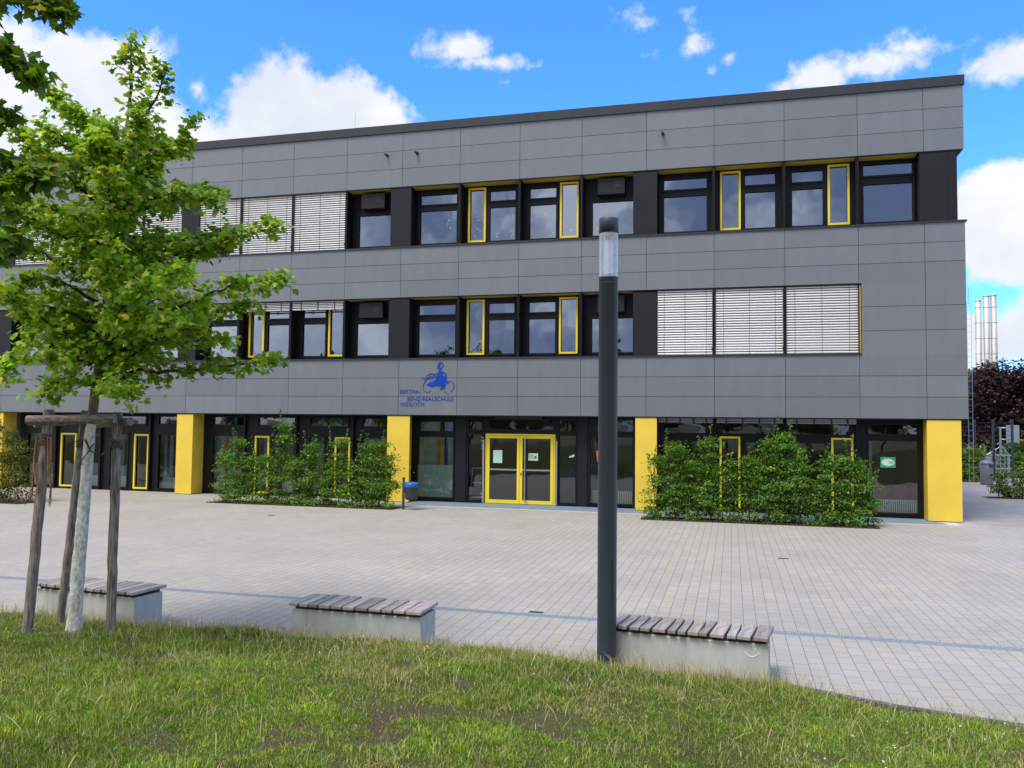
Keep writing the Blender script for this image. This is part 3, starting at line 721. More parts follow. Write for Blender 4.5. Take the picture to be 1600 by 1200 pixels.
rw = gwin(-7.876, -6.3, [(-7.8, -6.45, .12, 2.2), (-7.8, -7.15, 2.36, 2.74), (-7.1, -6.45, 2.36, 2.74)], rad=(-7.75, -6.5))
b = MB(); b.add([(-7.62, YG+.015, 1.76), (-7.25, YG+.015, 1.74), (-7.28, YG+.015, 1.38), (-7.56, YG+.015, 1.40), (-7.62, YG+.02, 1.76), (-7.25, YG+.02, 1.74), (-7.28, YG+.02, 1.38), (-7.56, YG+.02, 1.40)], [(0, 3, 2, 1), (4, 5, 6, 7), (0, 1, 5, 4), (2, 3, 7, 6)])
b.poly([(-7.42+.07*math.cos(t*math.pi/8), 1.58+.07*math.sin(t*math.pi/8)) for t in range(16)], YG+.008, YG+.012, 1)
b.build('poster', [M['orange'], M['whitep']], rw)
b = MB(); b.poly([(-8.47, 1.52), (-8.31, 1.545), (-8.28, 1.62), (-8.36, 1.625), (-8.39, 1.585), (-8.46, 1.575)], YG+.012, YG+.016); b.build('notice', M['paper'], bld)
# double door
dx0, dx1, dz = -11.2, -8.9, 2.25
b = MB(); yy0, yy1 = YG-.06, YG+.02
b.box(dx0, dx0+.055, yy0, yy1, .02, dz); b.box(dx1-.055, dx1, yy0, yy1, .02, dz); b.box(dx0+.055, dx1-.055, yy0, yy1, dz-.055, dz); b.box(dx0, dx1, yy0, yy1, 0, .02, 1)
b.build('door_frame', [M['yframe'], M['steel']], bld, loc=(-10.05, YG, 0))
def leaf(xa, xb, hs):
    b = MB(); f = .085
    y0, y1 = YG-.075, YG-.005
    b.box(xa, xa+f, y0, y1, .03, dz-.06); b.box(xb-f, xb, y0, y1, .03, dz-.06); b.box(xa+f, xb-f, y0, y1, .03, .14); b.box(xa+f, xb-f, y0, y1, dz-.06-f, dz-.06)
    b.box(xa+f, xb-f, y0-.004, y0+.02, 1.08, 1.13, 1)
    o = b.build('door_leaf', [M['yframe'], M['steel']], bld, loc=(xa, YG, 0))
    p = MB(); p.add([(xa+f, YG-.03, .14), (xb-f, YG-.03, .14), (xb-f, YG-.03, dz-.14), (xa+f, YG-.03, dz-.14)], [(0, 1, 2, 3)]); p.build('pane', M['glassg'], o, loc=(xa, YG, 0))
    return o
l1 = leaf(-11.14, -10.055, 1); l2 = leaf(-10.045, -8.96, -1)
b = MB(); b.tube([(-9.86, YG-.16, .08), (-9.86, YG-.16, 2.2)], .02, 12)
for z in (.3, 1.1, 1.95): b.box(-9.87, -9.85, YG-.16, YG-.075, z, z+.02)
b.build('door_handle', M['steel'], l2, loc=(-9.86, YG, 1))
b = MB(); b.box(-10.02, -9.985, YG-.085, YG-.076, .93, 1.02); b.build('lock_plate', M['ink'], l2)
b = MB(); b.box(-10.94, -10.64, YG-.037, YG-.033, 1.31, 1.72); b.build('notice', M['paper'], l1)
b = MB(); b.box(-9.77, -9.46, YG-.037, YG-.033, 1.41, 1.64)
b.poly([(-9.54+.035*math.cos(t*math.pi/6), 1.53+.035*math.sin(t*math.pi/6)) for t in range(12)], YG-.041, YG-.038, 1)
for k, (a_, c_) in enumerate(((-9.74, -9.6), (-9.74, -9.62), (-9.74, -9.5))): b.box(a_, c_, YG-.041, YG-.038, 1.575-.05*k, 1.59-.05*k, 1)
b.build('notice', [pmat('pale_green_paper', (.52, .7, .45), rough=.7), M['ink']], l2)
for x, s_ in ((-11.25, 1), (-8.85, -1)):
    b = MB(); b.box(x-.03, x+.03, YG-.12, YG-.07, .02, 2.05)
    for z in (.2, .3, 1.75, 1.85, 2.0, 2.1): b.box(x-.05-.03*s_, x+.0, YG-.11, YG-.06, z, z+.035)
    b.build('door_hinge_rail', M['steel'], bld, loc=(x, YG, 0))
# shelf trolley behind the side light
b = MB()
for z in (.15, .62, 1.1): b.box(-11.75, -11.35, .9, 1.2, z, z+.02)
for x in (-11.76, -11.36): b.tube([(x, .9, .03), (x+.03, .9, 1.12)], .012, 6)
b.build('interior_trolley', M['white'], bld)
# group 3 ground (classroom with striped blinds)
def left_seg(G, xs_top, low, yel):
    edges = [G+.3, G+2, G+4, G+6.13, G+7.66]
    for i in range(4):
        a_, c_ = edges[i]+(.036 if i else 0), edges[i+1]-.036
        hl = [h for h in low if a_ < (h[0]+h[1])/2 < c_]; ht = [(h[0], h[1], 2.42, 2.71) for h in xs_top if a_ < (h[0]+h[1])/2 < c_]
        yl = [y_ for y_ in yel if a_ < (y_[0]+y_[1])/2 < c_]
        holes = [(max(h[0], a_+.03), min(h[1], c_-.03), .12, 2.05) for h in hl]+[(max(h[0], a_+.03), min(h[1], c_-.03), h[2], h[3]) for h in ht]+[(y_[0]+.075, y_[1]-.075, .16, 1.99, 1) for y_ in yl]
        gwin(a_, c_, holes, yl[0] if yl else None, (hl[-1][0]+.03, hl[-1][1]-.03) if hl else None, yz=(.08, 2.06))
        if i < 3: gfin(edges[i+1])
left_seg(-22, [(-21.33, -20.04), (-19.5, -18.05), (-17.5, -16.08), (-15.55, -14.5)], [(-21.3, -20.1), (-18.6, -18.08), (-17.52, -16.95), (-15.6, -14.5)], [(-19.6, -19.04), (-16.54, -15.97)])
curtains(-21.6, -14.4, .15, 2.78, 'wwwwobbw...wwyoobwwwyww.wobwwywwwwwwoy', 1.0)
left_seg(-30, [(-29.3, -28.1), (-27.6, -26.1), (-25.6, -24.1), (-23.56, -22.5)], [(-29.31, -28.1), (-26.8, -26.08), (-25.6, -24.85), (-23.54, -22.5)], [(-27.78, -27.08), (-24.55, -23.93)])
curtains(-29.6, -22.4, .15, 2.78, 'wwyyw...ww.........wbw..wwww', 1.2)
left_seg(-38, [(-37.3, -36.1)], [(-37.31, -36.1), (-34.8, -34.08), (-31.54, -30.5)], [(-35.78, -35.08)])
b = MB(); b.box(-6.4+.1, -5.7, YG, YG+.1, .02, 2.8); b.build('pilaster', M['pilaster'], bld)
b = MB(); b.box(XL, XR-.4, YG+.1, YG+.12, 2.805, 2.858); b.box(1.745, 2.5, YG+.02, YG+.08, .02, 2.8); b.build('head_panel', M['frame'], bld)
b = MB(); b.box(XL, 1.75, YG-.05, YG+.12, .0, .019); b.build('threshold', M['frame'], bld)
# overflow pipes in the top band
for x in (-14.55, -13.49, -5.51):
    b = MB(); b.tube([(x, .05, 11.44), (x, -.2, 11.41)], .035, 12, cap=False); b.tube([(x, -.19, 11.41), (x, -.2, 11.41)], .03, 12)
    b.tube([(x, -.002, 11.43), (x, -.012, 11.43)], .055, 12); b.build('overflow_pipe', M['coping'], bld, loc=(x, 0, 11.4))
# lightning rods
for x in (-17.2, 2.62):
    b = MB(); b.tube([(x, 3, 12.2), (x, 3, 14.25)], [.012, .005], 6); b.tube([(x, 3, 12.2), (x, 3, 12.32)], .08, 10); b.build('lightning_rod', M['steel'], bld, loc=(x, 3, 12.2))

# lettering
def text_mesh(txt, x0, x1, z0, z1, parent):
    cu = bpy.data.curves.new('t', 'FONT'); cu.body = txt; cu.extrude = .002; cu.size = 1; cu.offset = -.002
    to = bpy.data.objects.new('t', cu); COL.objects.link(to); bpy.context.view_layer.update()
    me = bpy.data.meshes.new_from_object(to.evaluated_get(bpy.context.evaluated_depsgraph_get())); bpy.data.objects.remove(to)
    co = np.zeros(len(me.vertices)*3); me.vertices.foreach_get('co', co); co = co.reshape(-1, 3)
    mn, mxx = co.min(0), co.max(0); out = np.zeros_like(co)
    out[:, 0] = x0+(co[:, 0]-mn[0])/(mxx[0]-mn[0])*(x1-x0); out[:, 2] = z0+(co[:, 1]-mn[1])/(mxx[1]-mn[1])*(z1-z0); out[:, 1] = -.008-co[:, 2]*1
    me.vertices.foreach_set('co', out.ravel()); me.name = 'lettering'; me.materials.clear(); me.materials.append(M['blue']); me.update()
    o = bpy.data.objects.new('lettering', me); COL.objects.link(o); o.parent = parent; o.location = -world_loc(parent)
    return o
text_mesh('BERTHA-', -13.945, -13.24, 3.515, 3.64, bld)
text_mesh('BENZ-REALSCHULE', -13.68, -12.10, 3.275, 3.41, bld)
text_mesh('WIESLOCH', -13.945, -13.11, 3.10, 3.235, bld)
CX = lambda cx: -15.387+cx*.003315
CZ = lambda cy: 5.068-cy*.003105
def epoly(b, pts): b.poly([(CX(x), CZ(y)) for x, y in pts][::-1], -.012, -.004)
def estroke(b, pts, w_):
    pts = [(CX(x), CZ(y)) for x, y in pts]; w_ *= .0032
    for i in range(len(pts)-1):
        (xa, za), (xb, zb_) = pts[i], pts[i+1]; dx, dz_ = xb-xa, zb_-za; L = math.hypot(dx, dz_)+1e-9; nx_, nz_ = -dz_/L*w_/2, dx/L*w_/2; ex, ez = dx/L*w_*.2, dz_/L*w_*.2
        b.poly([(xa+nx_-ex, za+nz_-ez), (xb+nx_+ex, zb_+nz_+ez), (xb-nx_+ex, zb_-nz_+ez), (xa-nx_-ex, za-nz_-ez)][::-1], -.0115-.0002*(i % 2), -.004)
em = MB()
epoly(em, [(800, 318), (905, 318), (912, 345), (908, 380), (900, 400), (898, 430), (885, 452), (850, 462), (863, 440), (848, 422), (805, 422), (772, 432), (735, 425), (704, 404), (732, 400), (734, 382), (772, 378), (800, 362), (804, 345), (790, 330)])
epoly(em, [(838, 240), (862, 240), (860, 262), (872, 280), (880, 316), (815, 316), (832, 290), (834, 265)])
epoly(em, [(830, 182), (850, 168), (868, 178), (860, 190), (848, 205), (846, 222), (862, 240), (838, 242), (812, 238), (826, 222), (816, 212), (828, 204)])
estroke(em, [(866, 178), (884, 206), (866, 232), (856, 240)], 9)
estroke(em, [(865, 272), (905, 290), (914, 318), (910, 350), (932, 388)], 9); estroke(em, [(872, 282), (893, 300), (898, 318)], 5)
estroke(em, [(836, 272), (800, 305), (775, 320)], 6); estroke(em, [(775, 320), (740, 328), (712, 335), (706, 322), (735, 296), (765, 290), (800, 302)], 6)
estroke(em, [(665, 336), (700, 345), (745, 348), (790, 328)], 6); estroke(em, [(720, 335), (700, 360), (688, 385)], 8); estroke(em, [(745, 320), (725, 338), (700, 370)], 4)
estroke(em, [(770, 352), (790, 370)], 4); estroke(em, [(905, 380), (940, 392)], 5); estroke(em, [(715, 310), (760, 300), (790, 312)], 3)
def ell(cx, cy, rx, ry, t0, t1, tilt=0):
    o = []
    for k in range(25):
        t = math.radians(t0+(t1-t0)*k/24); x = rx*math.cos(t); y = ry*math.sin(t); o.append((cx+x*math.cos(tilt)-y*math.sin(tilt), cy+x*math.sin(tilt)+y*math.cos(tilt)))
    return o
estroke(em, ell(728, 425, 50, 62, 30, 205, .35), 5); estroke(em, ell(943, 437, 44, 66, 60, 395, .35), 4); estroke(em, ell(950, 430, 42, 60, -60, 20, .35), 3)
em.build('emblem', M['blue'], bld, loc=(-12.9, -.01, 3.9))

# ------------------------------------------------------------------ street lamp
lx, ly = -4.735, -16.66
lz = float(gh(lx, ly))-.03
L = empty('street_lamp', (lx, ly, 0), 'tall anthracite column lamp with clear glass head beside the nearest bench', 'street lamp')
b = MB(); b.lathe([(.098, -.05), (.098, 4.03), (.102, 4.035), (.102, 4.05), (.05, 4.06), (.001, 4.062)], lx, ly, 40); b.lathe([(.099, 3.985), (.0985, 3.99)], lx, ly, 40)
b.build('pole', M['lamp'], L)
b = MB(); b.lathe([(.097, 4.05), (.097, 4.51)], lx, ly, 40); b.build('glass_tube', M['lglass'], L)
b = MB(); b.lathe([(.04, 4.06), (.04, 4.47)], lx, ly, 24); b.lathe([(.03, 4.06), (.055, 4.085), (.001, 4.09)], lx, ly, 24, 1)
b.build('inner_tube', [M['diffuser'], M['steel']], L)
b = MB(); b.lathe([(.001, 4.44), (.05, 4.44), (.055, 4.47), (.085, 4.475), (.085, 4.508)], lx, ly, 32); b.build('reflector', M['white'], L)
b = MB(); b.lathe([(.001, 4.508), (.101, 4.508), (.101, 4.655), (.097, 4.662), (.001, 4.664)], lx, ly, 40); b.build('lamp_cap', M['lamp'], L)
b = MB(); a0 = math.radians(-50); 
b.tube([(lx+.1*math.cos(a0), ly+.1*math.sin(a0), .75), (lx+.1*math.cos(a0), ly+.1*math.sin(a0), 1.15)], .0025, 4); b.build('service_door', M['frame'], L)

# ------------------------------------------------------------------ benches
def bench(cx, label, widths, seed, graffiti=False, rot=0, skew=0):
    rd = random.Random(seed); E_ = empty('bench', (cx, -16.33, 0), label, 'bench', 'concrete benches with plank tops along the lawn edge')
    x0, x1 = cx-.78, cx+.78
    b = MB(); b.bevbox(x0, x1, -16.57, -16.11, -.1, .395, .008); b.build('base', M['concrete'], E_, loc=(cx, -16.33, 0))
    b = MB(); b.box(x0+.03, x1-.03, -16.55, -16.47, .396, .43); b.box(x0+.03, x1-.03, -16.21, -16.13, .396, .43); b.box(x0+.03, x1-.03, -16.46, -16.22, .396, .402); b.build('subframe', M['woodu'], E_, loc=(cx, -16.33, .4))
    tot = sum(widths); gap = .022; sc_ = (x1-x0+.03-gap*(len(widths)-1))/tot; x = x0-.015
    for w_ in widths:
        w_ *= sc_; k = rd.uniform(.72, 1.25); c_ = (k*rd.uniform(.98, 1.08), k*rd.uniform(.96, 1.0), k*rd.uniform(.93, 1.03)); dy = rd.uniform(-.006, .006)
        b = MB(); b.bevbox(x, x+w_, -16.62+dy, -16.06+dy, .432+rd.uniform(0, .003), .472+rd.uniform(-.002, .003), .006, 0, c_); pk = b.build('plank', M['wood'], E_, loc=(x+w_/2, -16.33, .43)); pk.rotation_euler.z = RAD(skew+(rd.uniform(-2, 2) if skew else rd.uniform(-.4, .4)))
        x += w_+gap
    if graffiti:
        b = MB(); y = -16.574; gx = cx+.62
        pts = [(gx-.07+.14*t/8, .315-.045*math.sin(math.pi*t/8)) for t in range(9)]
        for i in range(8): (xa, za), (xb, zb_) = pts[i], pts[i+1]; b.add([(xa, y, za-.006), (xb, y, zb_-.006), (xb, y, zb_+.008), (xa, y, za+.008)], [(0, 1, 2, 3)])
        for xx in (gx-.03, gx+.025): b.add([(xx, y, .33), (xx+.008, y, .33), (xx+.01, y, .365), (xx+.002, y, .365)], [(0, 1, 2, 3)])
        b.build('painted_smiley', M['whitep'], E_, loc=(gx, y, .33))
    E_.rotation_euler.z = RAD(rot)
    return E_
bench(-11.15, 'concrete bench with plank top behind the staked tree, leftmost of the three', [1, .8, 1.1, .9, 1, 1.2, .8, 1, .9, 1.1, 1, .8, 1], 3, rot=-5)
bench(-7.56, 'concrete bench with bleached plank top standing alone between tree and lamp', [.8, .8, .8, 1, 1, 1, 1.1, 1.1, .9, 1, 1.4], 5)
bench(-3.92, 'bench with worn gapped planks and a white smiley on its concrete side', [1, .8, .9, .9, 1.2, .7, .7, 1, .7, 1.25, .8, 1.2, 1.3], 9, True, rot=-3.5, skew=-5)

# ------------------------------------------------------------------ drain
D = empty('drainage_channel', (-8, -14.35, 0), 'narrow blue grey steel grating strip crossing the paved yard', 'drain')
b = MB(); b.box(-40, 20, -14.42, -14.405, -.02, .008); b.box(-40, 20, -14.295, -14.28, -.02, .008); b.box(-40, 20, -14.405, -14.295, -.02, .0005, 1); b.build('channel_frame', [M['galv'], M['galv']], D)
b = MB(); x = -24
while x < 8: b.box(x, x+.022, -14.405, -14.295, .001, .007); x += .036
b.box(-24, 8, -14.353, -14.347, .0015, .0078); b.build('grating', M['galv'], D)
for (x, y) in ((-6.05, -14.17), (-2.55, -8.2), (-15.6, -4.9)):
    b = MB(); b.box(x-.1, x+.1, y-.04, y+.04, -.01, .006); b.box(x-.08, x+.08, y-.025, y+.025, .0065, .009, 1)
    tag(b.build('drain_cover', [M['kerb'], M['backing']]), {-6.05: 'small dark drain cover touching the steel grating strip', -2.55: 'small dark drain cover in the open paving in front of the right hedge', -15.6: 'small dark drain cover in the paving before the left hedge'}[x], 'drain cover', 'small drain covers in the paving')

# ------------------------------------------------------------------ litter bin by the entrance
B = empty('litter_bin', (-12.9, -2.1, 0), 'dark post mounted litter bin with blue bag beside the entrance column', 'litter bin')
b = MB(); b.bevbox(-12.94, -12.87, -2.13, -2.09, -.02, .95, .004); b.build('post', M['bin'], B)
b = MB(); b.lathe([(.001, .3), (.165, .3), (.18, .33), (.2, .72), (.205, .73), (.19, .735), (.185, .6), (.001, .45)], -12.66, -2.1, 28); b.box(-12.87, -12.83, -2.12, -2.08, .5, .54); b.build('bin_body', M['bin'], B)
b = MB(); rings = []
for i, (r_, z_) in enumerate(((.208, .655), (.218, .69), (.222, .74), (.215, .79), (.17, .80), (.12, .74), (.09, .6))):
    rings.append([(-12.66+(r_+random.uniform(-.014, .014))*math.cos(2*math.pi*k/28)*(1+.12*(k in (0, 1, 27, 2))), -2.1+(r_+random.uniform(-.014, .014))*math.sin(2*math.pi*k/28), z_+random.uniform(-.02, .02)) for k in range(28)])
vs = [p for r_ in rings for p in r_]; b.add(vs, [(i*28+k, i*28+(k+1) % 28, (i+1)*28+(k+1) % 28, (i+1)*28+k) for i in range(6) for k in range(28)], 0, (1, 1, 1), True)
b.build('bag', M['bag'], B)

# ------------------------------------------------------------------ vegetation helpers
def hedge(name, label, plants, Y, thick, c1, c2, c3, nleaf, bed, leafsize=.062, cat_='hedge', seed=1):
    global rng
    xm = sum(p[0] for p in plants)/len(plants)
    H = empty(name, (xm, Y, 0), label, cat_)
    P = []; O = []; st = MB()
    tot = sum(p[1]*p[2] for p in plants)
    for (px_, h, r0) in plants:
        n_ = int(nleaf*h*r0/tot)
        nc = int(26*h*r0/.5)  # sprays
        zc = rng.random(nc)**1.1*h*.96+.05; rr = r0*(1-.9*(zc/h)**1.5)*(.25+.8*rng.random(nc)); th = rng.random(nc)*2*np.pi
        cxx = px_+rr*np.cos(th); cyy = Y+rr*np.sin(th)*thick
        k = rng.integers(0, nc, n_); sp = .08+.06*rng.random(n_)
        q = rng.normal(size=(n_, 3))*np.stack([sp*1.15, sp, sp*.34], -1)
        p_ = np.stack([cxx[k], cyy[k], zc[k]], -1)+q
        P.append(p_); o = np.stack([np.cos(th[k]), np.sin(th[k]), 0*th[k]], -1); O.append(o)
        # leader shoots with small leaves
        for j in range(2):
            bx, by = px_+random.uniform(-.6, .6)*r0, Y+random.uniform(-.2, .2); tx = bx+random.uniform(-.12, .12); zt = h*random.uniform(1.0, 1.15) if j else h*1.16
            st.tube([(px_, Y, 0), ((px_+bx)/2, (Y+by)/2, h*.4), (bx, by, h*.8), (tx, by, zt)], [.016, .012, .007, .002], 5)
            m_ = 46; t = rng.random(m_)**.7; pp = np.stack([bx+(tx-bx)*t, by+0*t, h*.72+(zt-h*.72)*t], -1)+rng.normal(size=(m_, 3))*.028*(1.3-t)[:, None]
            P.append(pp); O.append(rng.normal(size=(m_, 3))*.5)
    P = np.concatenate(P); O = np.concatenate(O); P[:, 2] = np.maximum(P[:, 2], .03)
    n_ = len(P); c_ = mixcols(n_, c1, c2, c3, .05)
    tipn = np.clip((P[:, 2]/1.6), 0, 1)[:, None]; c_ = c_*(.8+.0*tipn)+0
    gl = fbm(P[:, 0], P[:, 2], 3.0, 3)[:, None]; c_ = c_*(.75+.75*gl)
    leaves('foliage', P, leafsize*(.45+.85*rng.random(n_)), oval_template(), c_, M['leaf'], H, outward=O, up=.35)
    st.build('stems', M['twig'], H)
    b = MB(); b.box(bed[0], bed[1], Y-.42, Y+.42, -.05, .012); b.build('planting_bed', M['soil'], H)
    m_ = 700; xx = rng.uniform(bed[0], bed[1], m_); yy = Y-.40+.1*rng.random(m_); 
    wd_ = leaves('weeds', np.stack([xx, yy, .01+.04*rng.random(m_)], -1), .05, oval_template(), mixcols(m_, (.06, .06, .02), (.14, .10, .05)), M['leaf'], H); wd_['kind'] = 'stuff'
    return H
HG = ((.06, .165, .018), (.17, .34, .032), (.36, .46, .07))
pl = [(-19.0, 1.75, .38), (-18.55, 2.05, .36), (-18.05, 1.5, .36), (-17.55, 1.5, .34), (-17.0, 2.55, .4), (-16.5, 1.55, .34), (-16.0, 1.98, .38), (-15.5, 1.4, .34), (-15.05, 2.1, .38), (-14.6, 1.3, .3), (-14.15, 2.0, .42), (-13.75, 2.05, .4), (-13.5, 1.6, .36)]
hedge('hornbeam_hedge', 'loose hornbeam hedge left of the entrance column and litter bin', pl, -1.95, .75, *HG, 33000, (-19.4, -13.15))
pr3 = [(-5.45, 1.75, .42), (-5.0, 2.15, .42), (-4.5, 1.65, .38), (-4.05, 2.25, .42), (-3.55, 1.6, .38), (-3.05, 1.75, .42), (-2.55, 2.2, .46), (-2.15, 2.45, .46), (-1.75, 2.0, .42), (-1.35, 1.1, .3), (-1.0, 1.85, .4), (-.65, 2.05, .38), (-.32, 1.75, .36), (-.12, 1.35, .26)]
hedge('hornbeam_hedge', 'dense hornbeam hedge right of the lamp under the closed blinds', pr3, -1.95, .75, *HG, 42000, (-5.9, .12))
pl1 = [(-24.55, 1.9, .42), (-25.0, 2.2, .5), (-25.6, 2.55, .5), (-26.2, 2.3, .5), (-26.9, 2.5, .5), (-27.6, 2.1, .5)]
hedge('hornbeam_hedge', 'yellow green hornbeam hedge at the left edge beyond the staked tree', pl1, -4.4, .8, (.07, .11, .014), (.16, .19, .025), (.3, .28, .05), 16000, (-28.2, -24.1))

def tree_leaves_from_twigs(segs, per, spread, rs):
    """segs list of (p0,p1) twig segments ; returns positions and outward directions"""
    A = np.array([s_[0] for s_ in segs]); Bq = np.array([s_[1] for s_ in segs]); n_ = len(segs)*per
    k = np.repeat(np.arange(len(segs)), per); t = rng.random(n_)[:, None]**.8
    P = A[k]*(1-t)+Bq[k]*t+rng.normal(size=(n_, 3))*spread*np.array([1, 1, .7])
    d = Bq-A; d /= np.linalg.norm(d, axis=1, keepdims=True)+1e-9
    return P, d[k]*.8+rng.normal(size=(n_, 3))*.4

# ------------------------------------------------------------------ staked young maple
TR = [(-10.38, -17.6, 0.15), (-10.34, -17.6, 0.96), (-10.3, -17.6, 1.65), (-10.26, -17.6, 2.35), (-10.2, -17.6, 2.9), (-10.13, -17.6, 3.46), (-10.09, -17.6, 4.1), (-10.04, -17.6, 4.8), (-9.96, -17.6, 5.44), (-9.89, -17.6, 6.08), (-9.91, -17.6, 6.69)]
BR = [[(-10.2,-17.6,2.78),(-9.76,-17.5,3.06),(-9.3,-17.3,3.07),(-8.81,-17.2,3.12),(-8.26,-17.2,3.18)],[(-10.14,-17.6,3.32),(-9.34,-17.8,3.56),(-8.59,-18.0,3.76),(-8.16,-18.0,3.89),(-7.74,-18.0,3.9)],[(-10.08,-17.6,3.96),(-9.6,-17.5,4.17),(-8.96,-17.4,4.39),(-8.63,-17.3,4.53),(-8.23,-17.3,4.61)],[(-10.15,-17.6,3.18),(-9.72,-17.2,3.47),(-9.21,-17.0,3.72),(-8.79,-16.9,3.85)],[(-10.04,-17.6,4.8),(-9.39,-17.8,4.85),(-8.78,-18.0,4.83),(-8.46,-18.0,4.69)],[(-10.0,-17.6,5.01),(-9.76,-17.4,5.34),(-9.59,-17.2,5.65),(-9.41,-17.2,5.92)],[(-9.94,-17.6,5.51),(-9.65,-17.7,5.77),(-9.37,-17.8,5.98),(-9.27,-17.8,6.23)],[(-9.97,-17.6,5.3),(-10.41,-17.5,5.69),(-10.87,-17.4,6.06),(-11.17,-17.4,6.35)],[(-10.05,-17.6,4.73),(-10.37,-17.8,5.05),(-10.61,-18.0,5.36),(-10.96,-18.0,5.63)],[(-10.08,-17.6,4.17),(-10.9,-17.3,4.67),(-11.46,-17.2,4.99),(-11.9,-17.2,5.24)],[(-10.12,-17.6,3.74),(-10.31,-17.9,3.95),(-10.63,-18.0,4.04),(-11.0,-18.0,3.88)],[(-10.14,-17.6,3.32),(-10.76,-17.4,3.53),(-11.34,-17.3,3.48),(-11.78,-17.3,3.06)],[(-10.19,-17.6,2.87),(-10.55,-17.5,2.95),(-10.9,-17.4,2.9),(-11.13,-17.4,2.8)],[(-10.2,-17.6,2.97),(-9.62,-18.0,2.88),(-9.29,-18.2,2.78)],[(-10.11,-17.6,3.6),(-9.33,-18.2,3.7),(-8.79,-18.6,3.81)],[(-10.07,-17.6,4.1),(-10.26,-17.0,4.44),(-10.24,-16.6,4.75)],[(-10.05,-17.6,4.45),(-9.75,-18.2,4.57),(-9.61,-18.6,4.52)],[(-10.04,-17.6,4.8),(-10.26,-17.0,5.43),(-10.36,-16.6,5.63)],[(-10.14,-17.6,3.39),(-10.95,-17.0,3.7),(-11.71,-16.5,3.94)],[(-10.17,-17.6,3.11),(-10.09,-18.1,3.14),(-10.04,-18.4,3.12)],[(-10.14,-17.6,3.32),(-10.31,-17.0,3.35),(-10.18,-16.6,3.27)],[(-10.0,-17.6,5.08),(-9.71,-18.1,5.19),(-9.53,-18.4,5.28)],[(-10.09,-17.6,4.03),(-9.27,-18.0,3.93),(-8.53,-18.4,3.96)],[(-10.11,-17.6,3.74),(-9.33,-18.1,3.52),(-8.64,-18.5,3.46)]]
BR.append([(-9.90,-17.6,5.95),(-9.88,-17.6,6.3),(-9.9,-17.6,6.66)])
_r = random.Random(5)
def on_trunk(z):
    for i in range(len(TR)-1):
        if TR[i][2] <= z <= TR[i+1][2]:
            f = (z-TR[i][2])/(TR[i+1][2]-TR[i][2]); return tuple(TR[i][k]*(1-f)+TR[i+1][k]*f for k in range(3))
for k_ in range(34):
    z_ = 2.95+2.75*(k_+.5)/34; a_ = k_*2.399+_r.uniform(-.3, .3); L_ = (1.45 if z_ < 4.6 else 1.45-(z_-4.6)*.75)*_r.uniform(.6, 1.0)
    p0 = on_trunk(z_); rise = _r.uniform(.15, .55); BR.append([p0, (p0[0]+math.cos(a_)*L_*.5, p0[1]+math.sin(a_)*L_*.5, z_+rise*L_*.6), (p0[0]+math.cos(a_)*L_, p0[1]+math.sin(a_)*L_, z_+rise*L_)])
def resample(pts, step=.1):
    P = [Vector(p) for p in pts]; out = []
    for i in range(len(P)-1):
        n_ = max(1, int((P[i+1]-P[i]).length/step)); out += [P[i].lerp(P[i+1], k/n_) for k in range(n_)]
    return out+[P[-1]]
def build_tree(root, trunk, trunk_r, branches, br0, twig_len, per, spread, lsize, cols, lime=None, template=None, trunkleaf=True):
    limbs = MB(); segs = []
    for b_ in branches:
        pts = resample(b_, .09); n_ = len(pts)
        for i in range(1, n_-1): pts[i] = pts[i]+Vector((random.gauss(0, .008), random.gauss(0, .008), random.gauss(0, .01)))
        L_ = (pts[-1]-pts[0]).length
        limbs.tube(pts, [br0*(min(1, L_/1.6)*.6+.4)*(1-i/n_)**.8+.003 for i in range(n_)], 6)
        for i in range(n_):
            t = i/n_
            if t < .12 and random.random() < .6: continue
            for r_ in range(2 if random.random() < .75 else 1):
                ax = (pts[min(i+1, n_-1)]-pts[max(0, i-1)]).normalized()
                d = Vector((random.gauss(0, 1), random.gauss(0, 1), random.gauss(.15, .6))).normalized()
                d = (d*.9+ax*.7).normalized(); ll = twig_len*(1-.72*t)*random.uniform(.4, 1)
                e = pts[i]+d*ll+Vector((0, 0, -.02)); limbs.tube([pts[i], pts[i].lerp(e, .5)+Vector((0, 0, .015)), e], [.004, .003, .0015], 4, cap=False)
                segs.append((pts[i].lerp(e, .3), e))
        segs.append((pts[-3], pts[-1])); segs.append((pts[-3], pts[-1]))
    tb = MB(); tp = resample(trunk, .06); zmin = tp[0].z; H_ = tp[-1].z-zmin
    rads = []
    for p in tp:
        t = (p.z-zmin)/H_; r_ = trunk_r*(1-t)**.9+.004
        if p.z-zmin < .3: r_ *= 1+.35*(1-(p.z-zmin)/.3)**2
        rads.append(r_*(1+random.uniform(-.035, .05)))
    mats = [M['bark']]
    if lime:
        k = max(i for i, p in enumerate(tp) if p.z < lime)
        tb.tube(tp[:k+1], rads[:k+1], 16, 1, cap=False, wob=.03); tb.tube(tp[k:], rads[k:], 12, 0, cap=False, wob=.04); mats.append(M['lime'])
    else: tb.tube(tp, rads, 12, 0, wob=.04)
    tb.build('trunk', mats, root); 
    P, O = tree_leaves_from_twigs(segs, per, spread, None); n_ = len(P)
    c_ = mixcols(n_, *cols); gl = fbm(P[:, 0]+P[:, 1], P[:, 2], 1.6, 21)[:, None]; c_ = c_*(.6+.85*gl)
    cr = empty_part = leaves('crown', P, lsize*(.55+.65*rng.random(n_)), template or maple_template(), c_, M['leaf'], root, outward=O, up=.5)
    limbs.build('branches', M['twig'], root)
    return n_
mt = empty('young_maple_tree', (-10.38, -17.6, 0), 'young maple with limewashed trunk tied between wooden stakes beside the leftmost bench', 'tree')
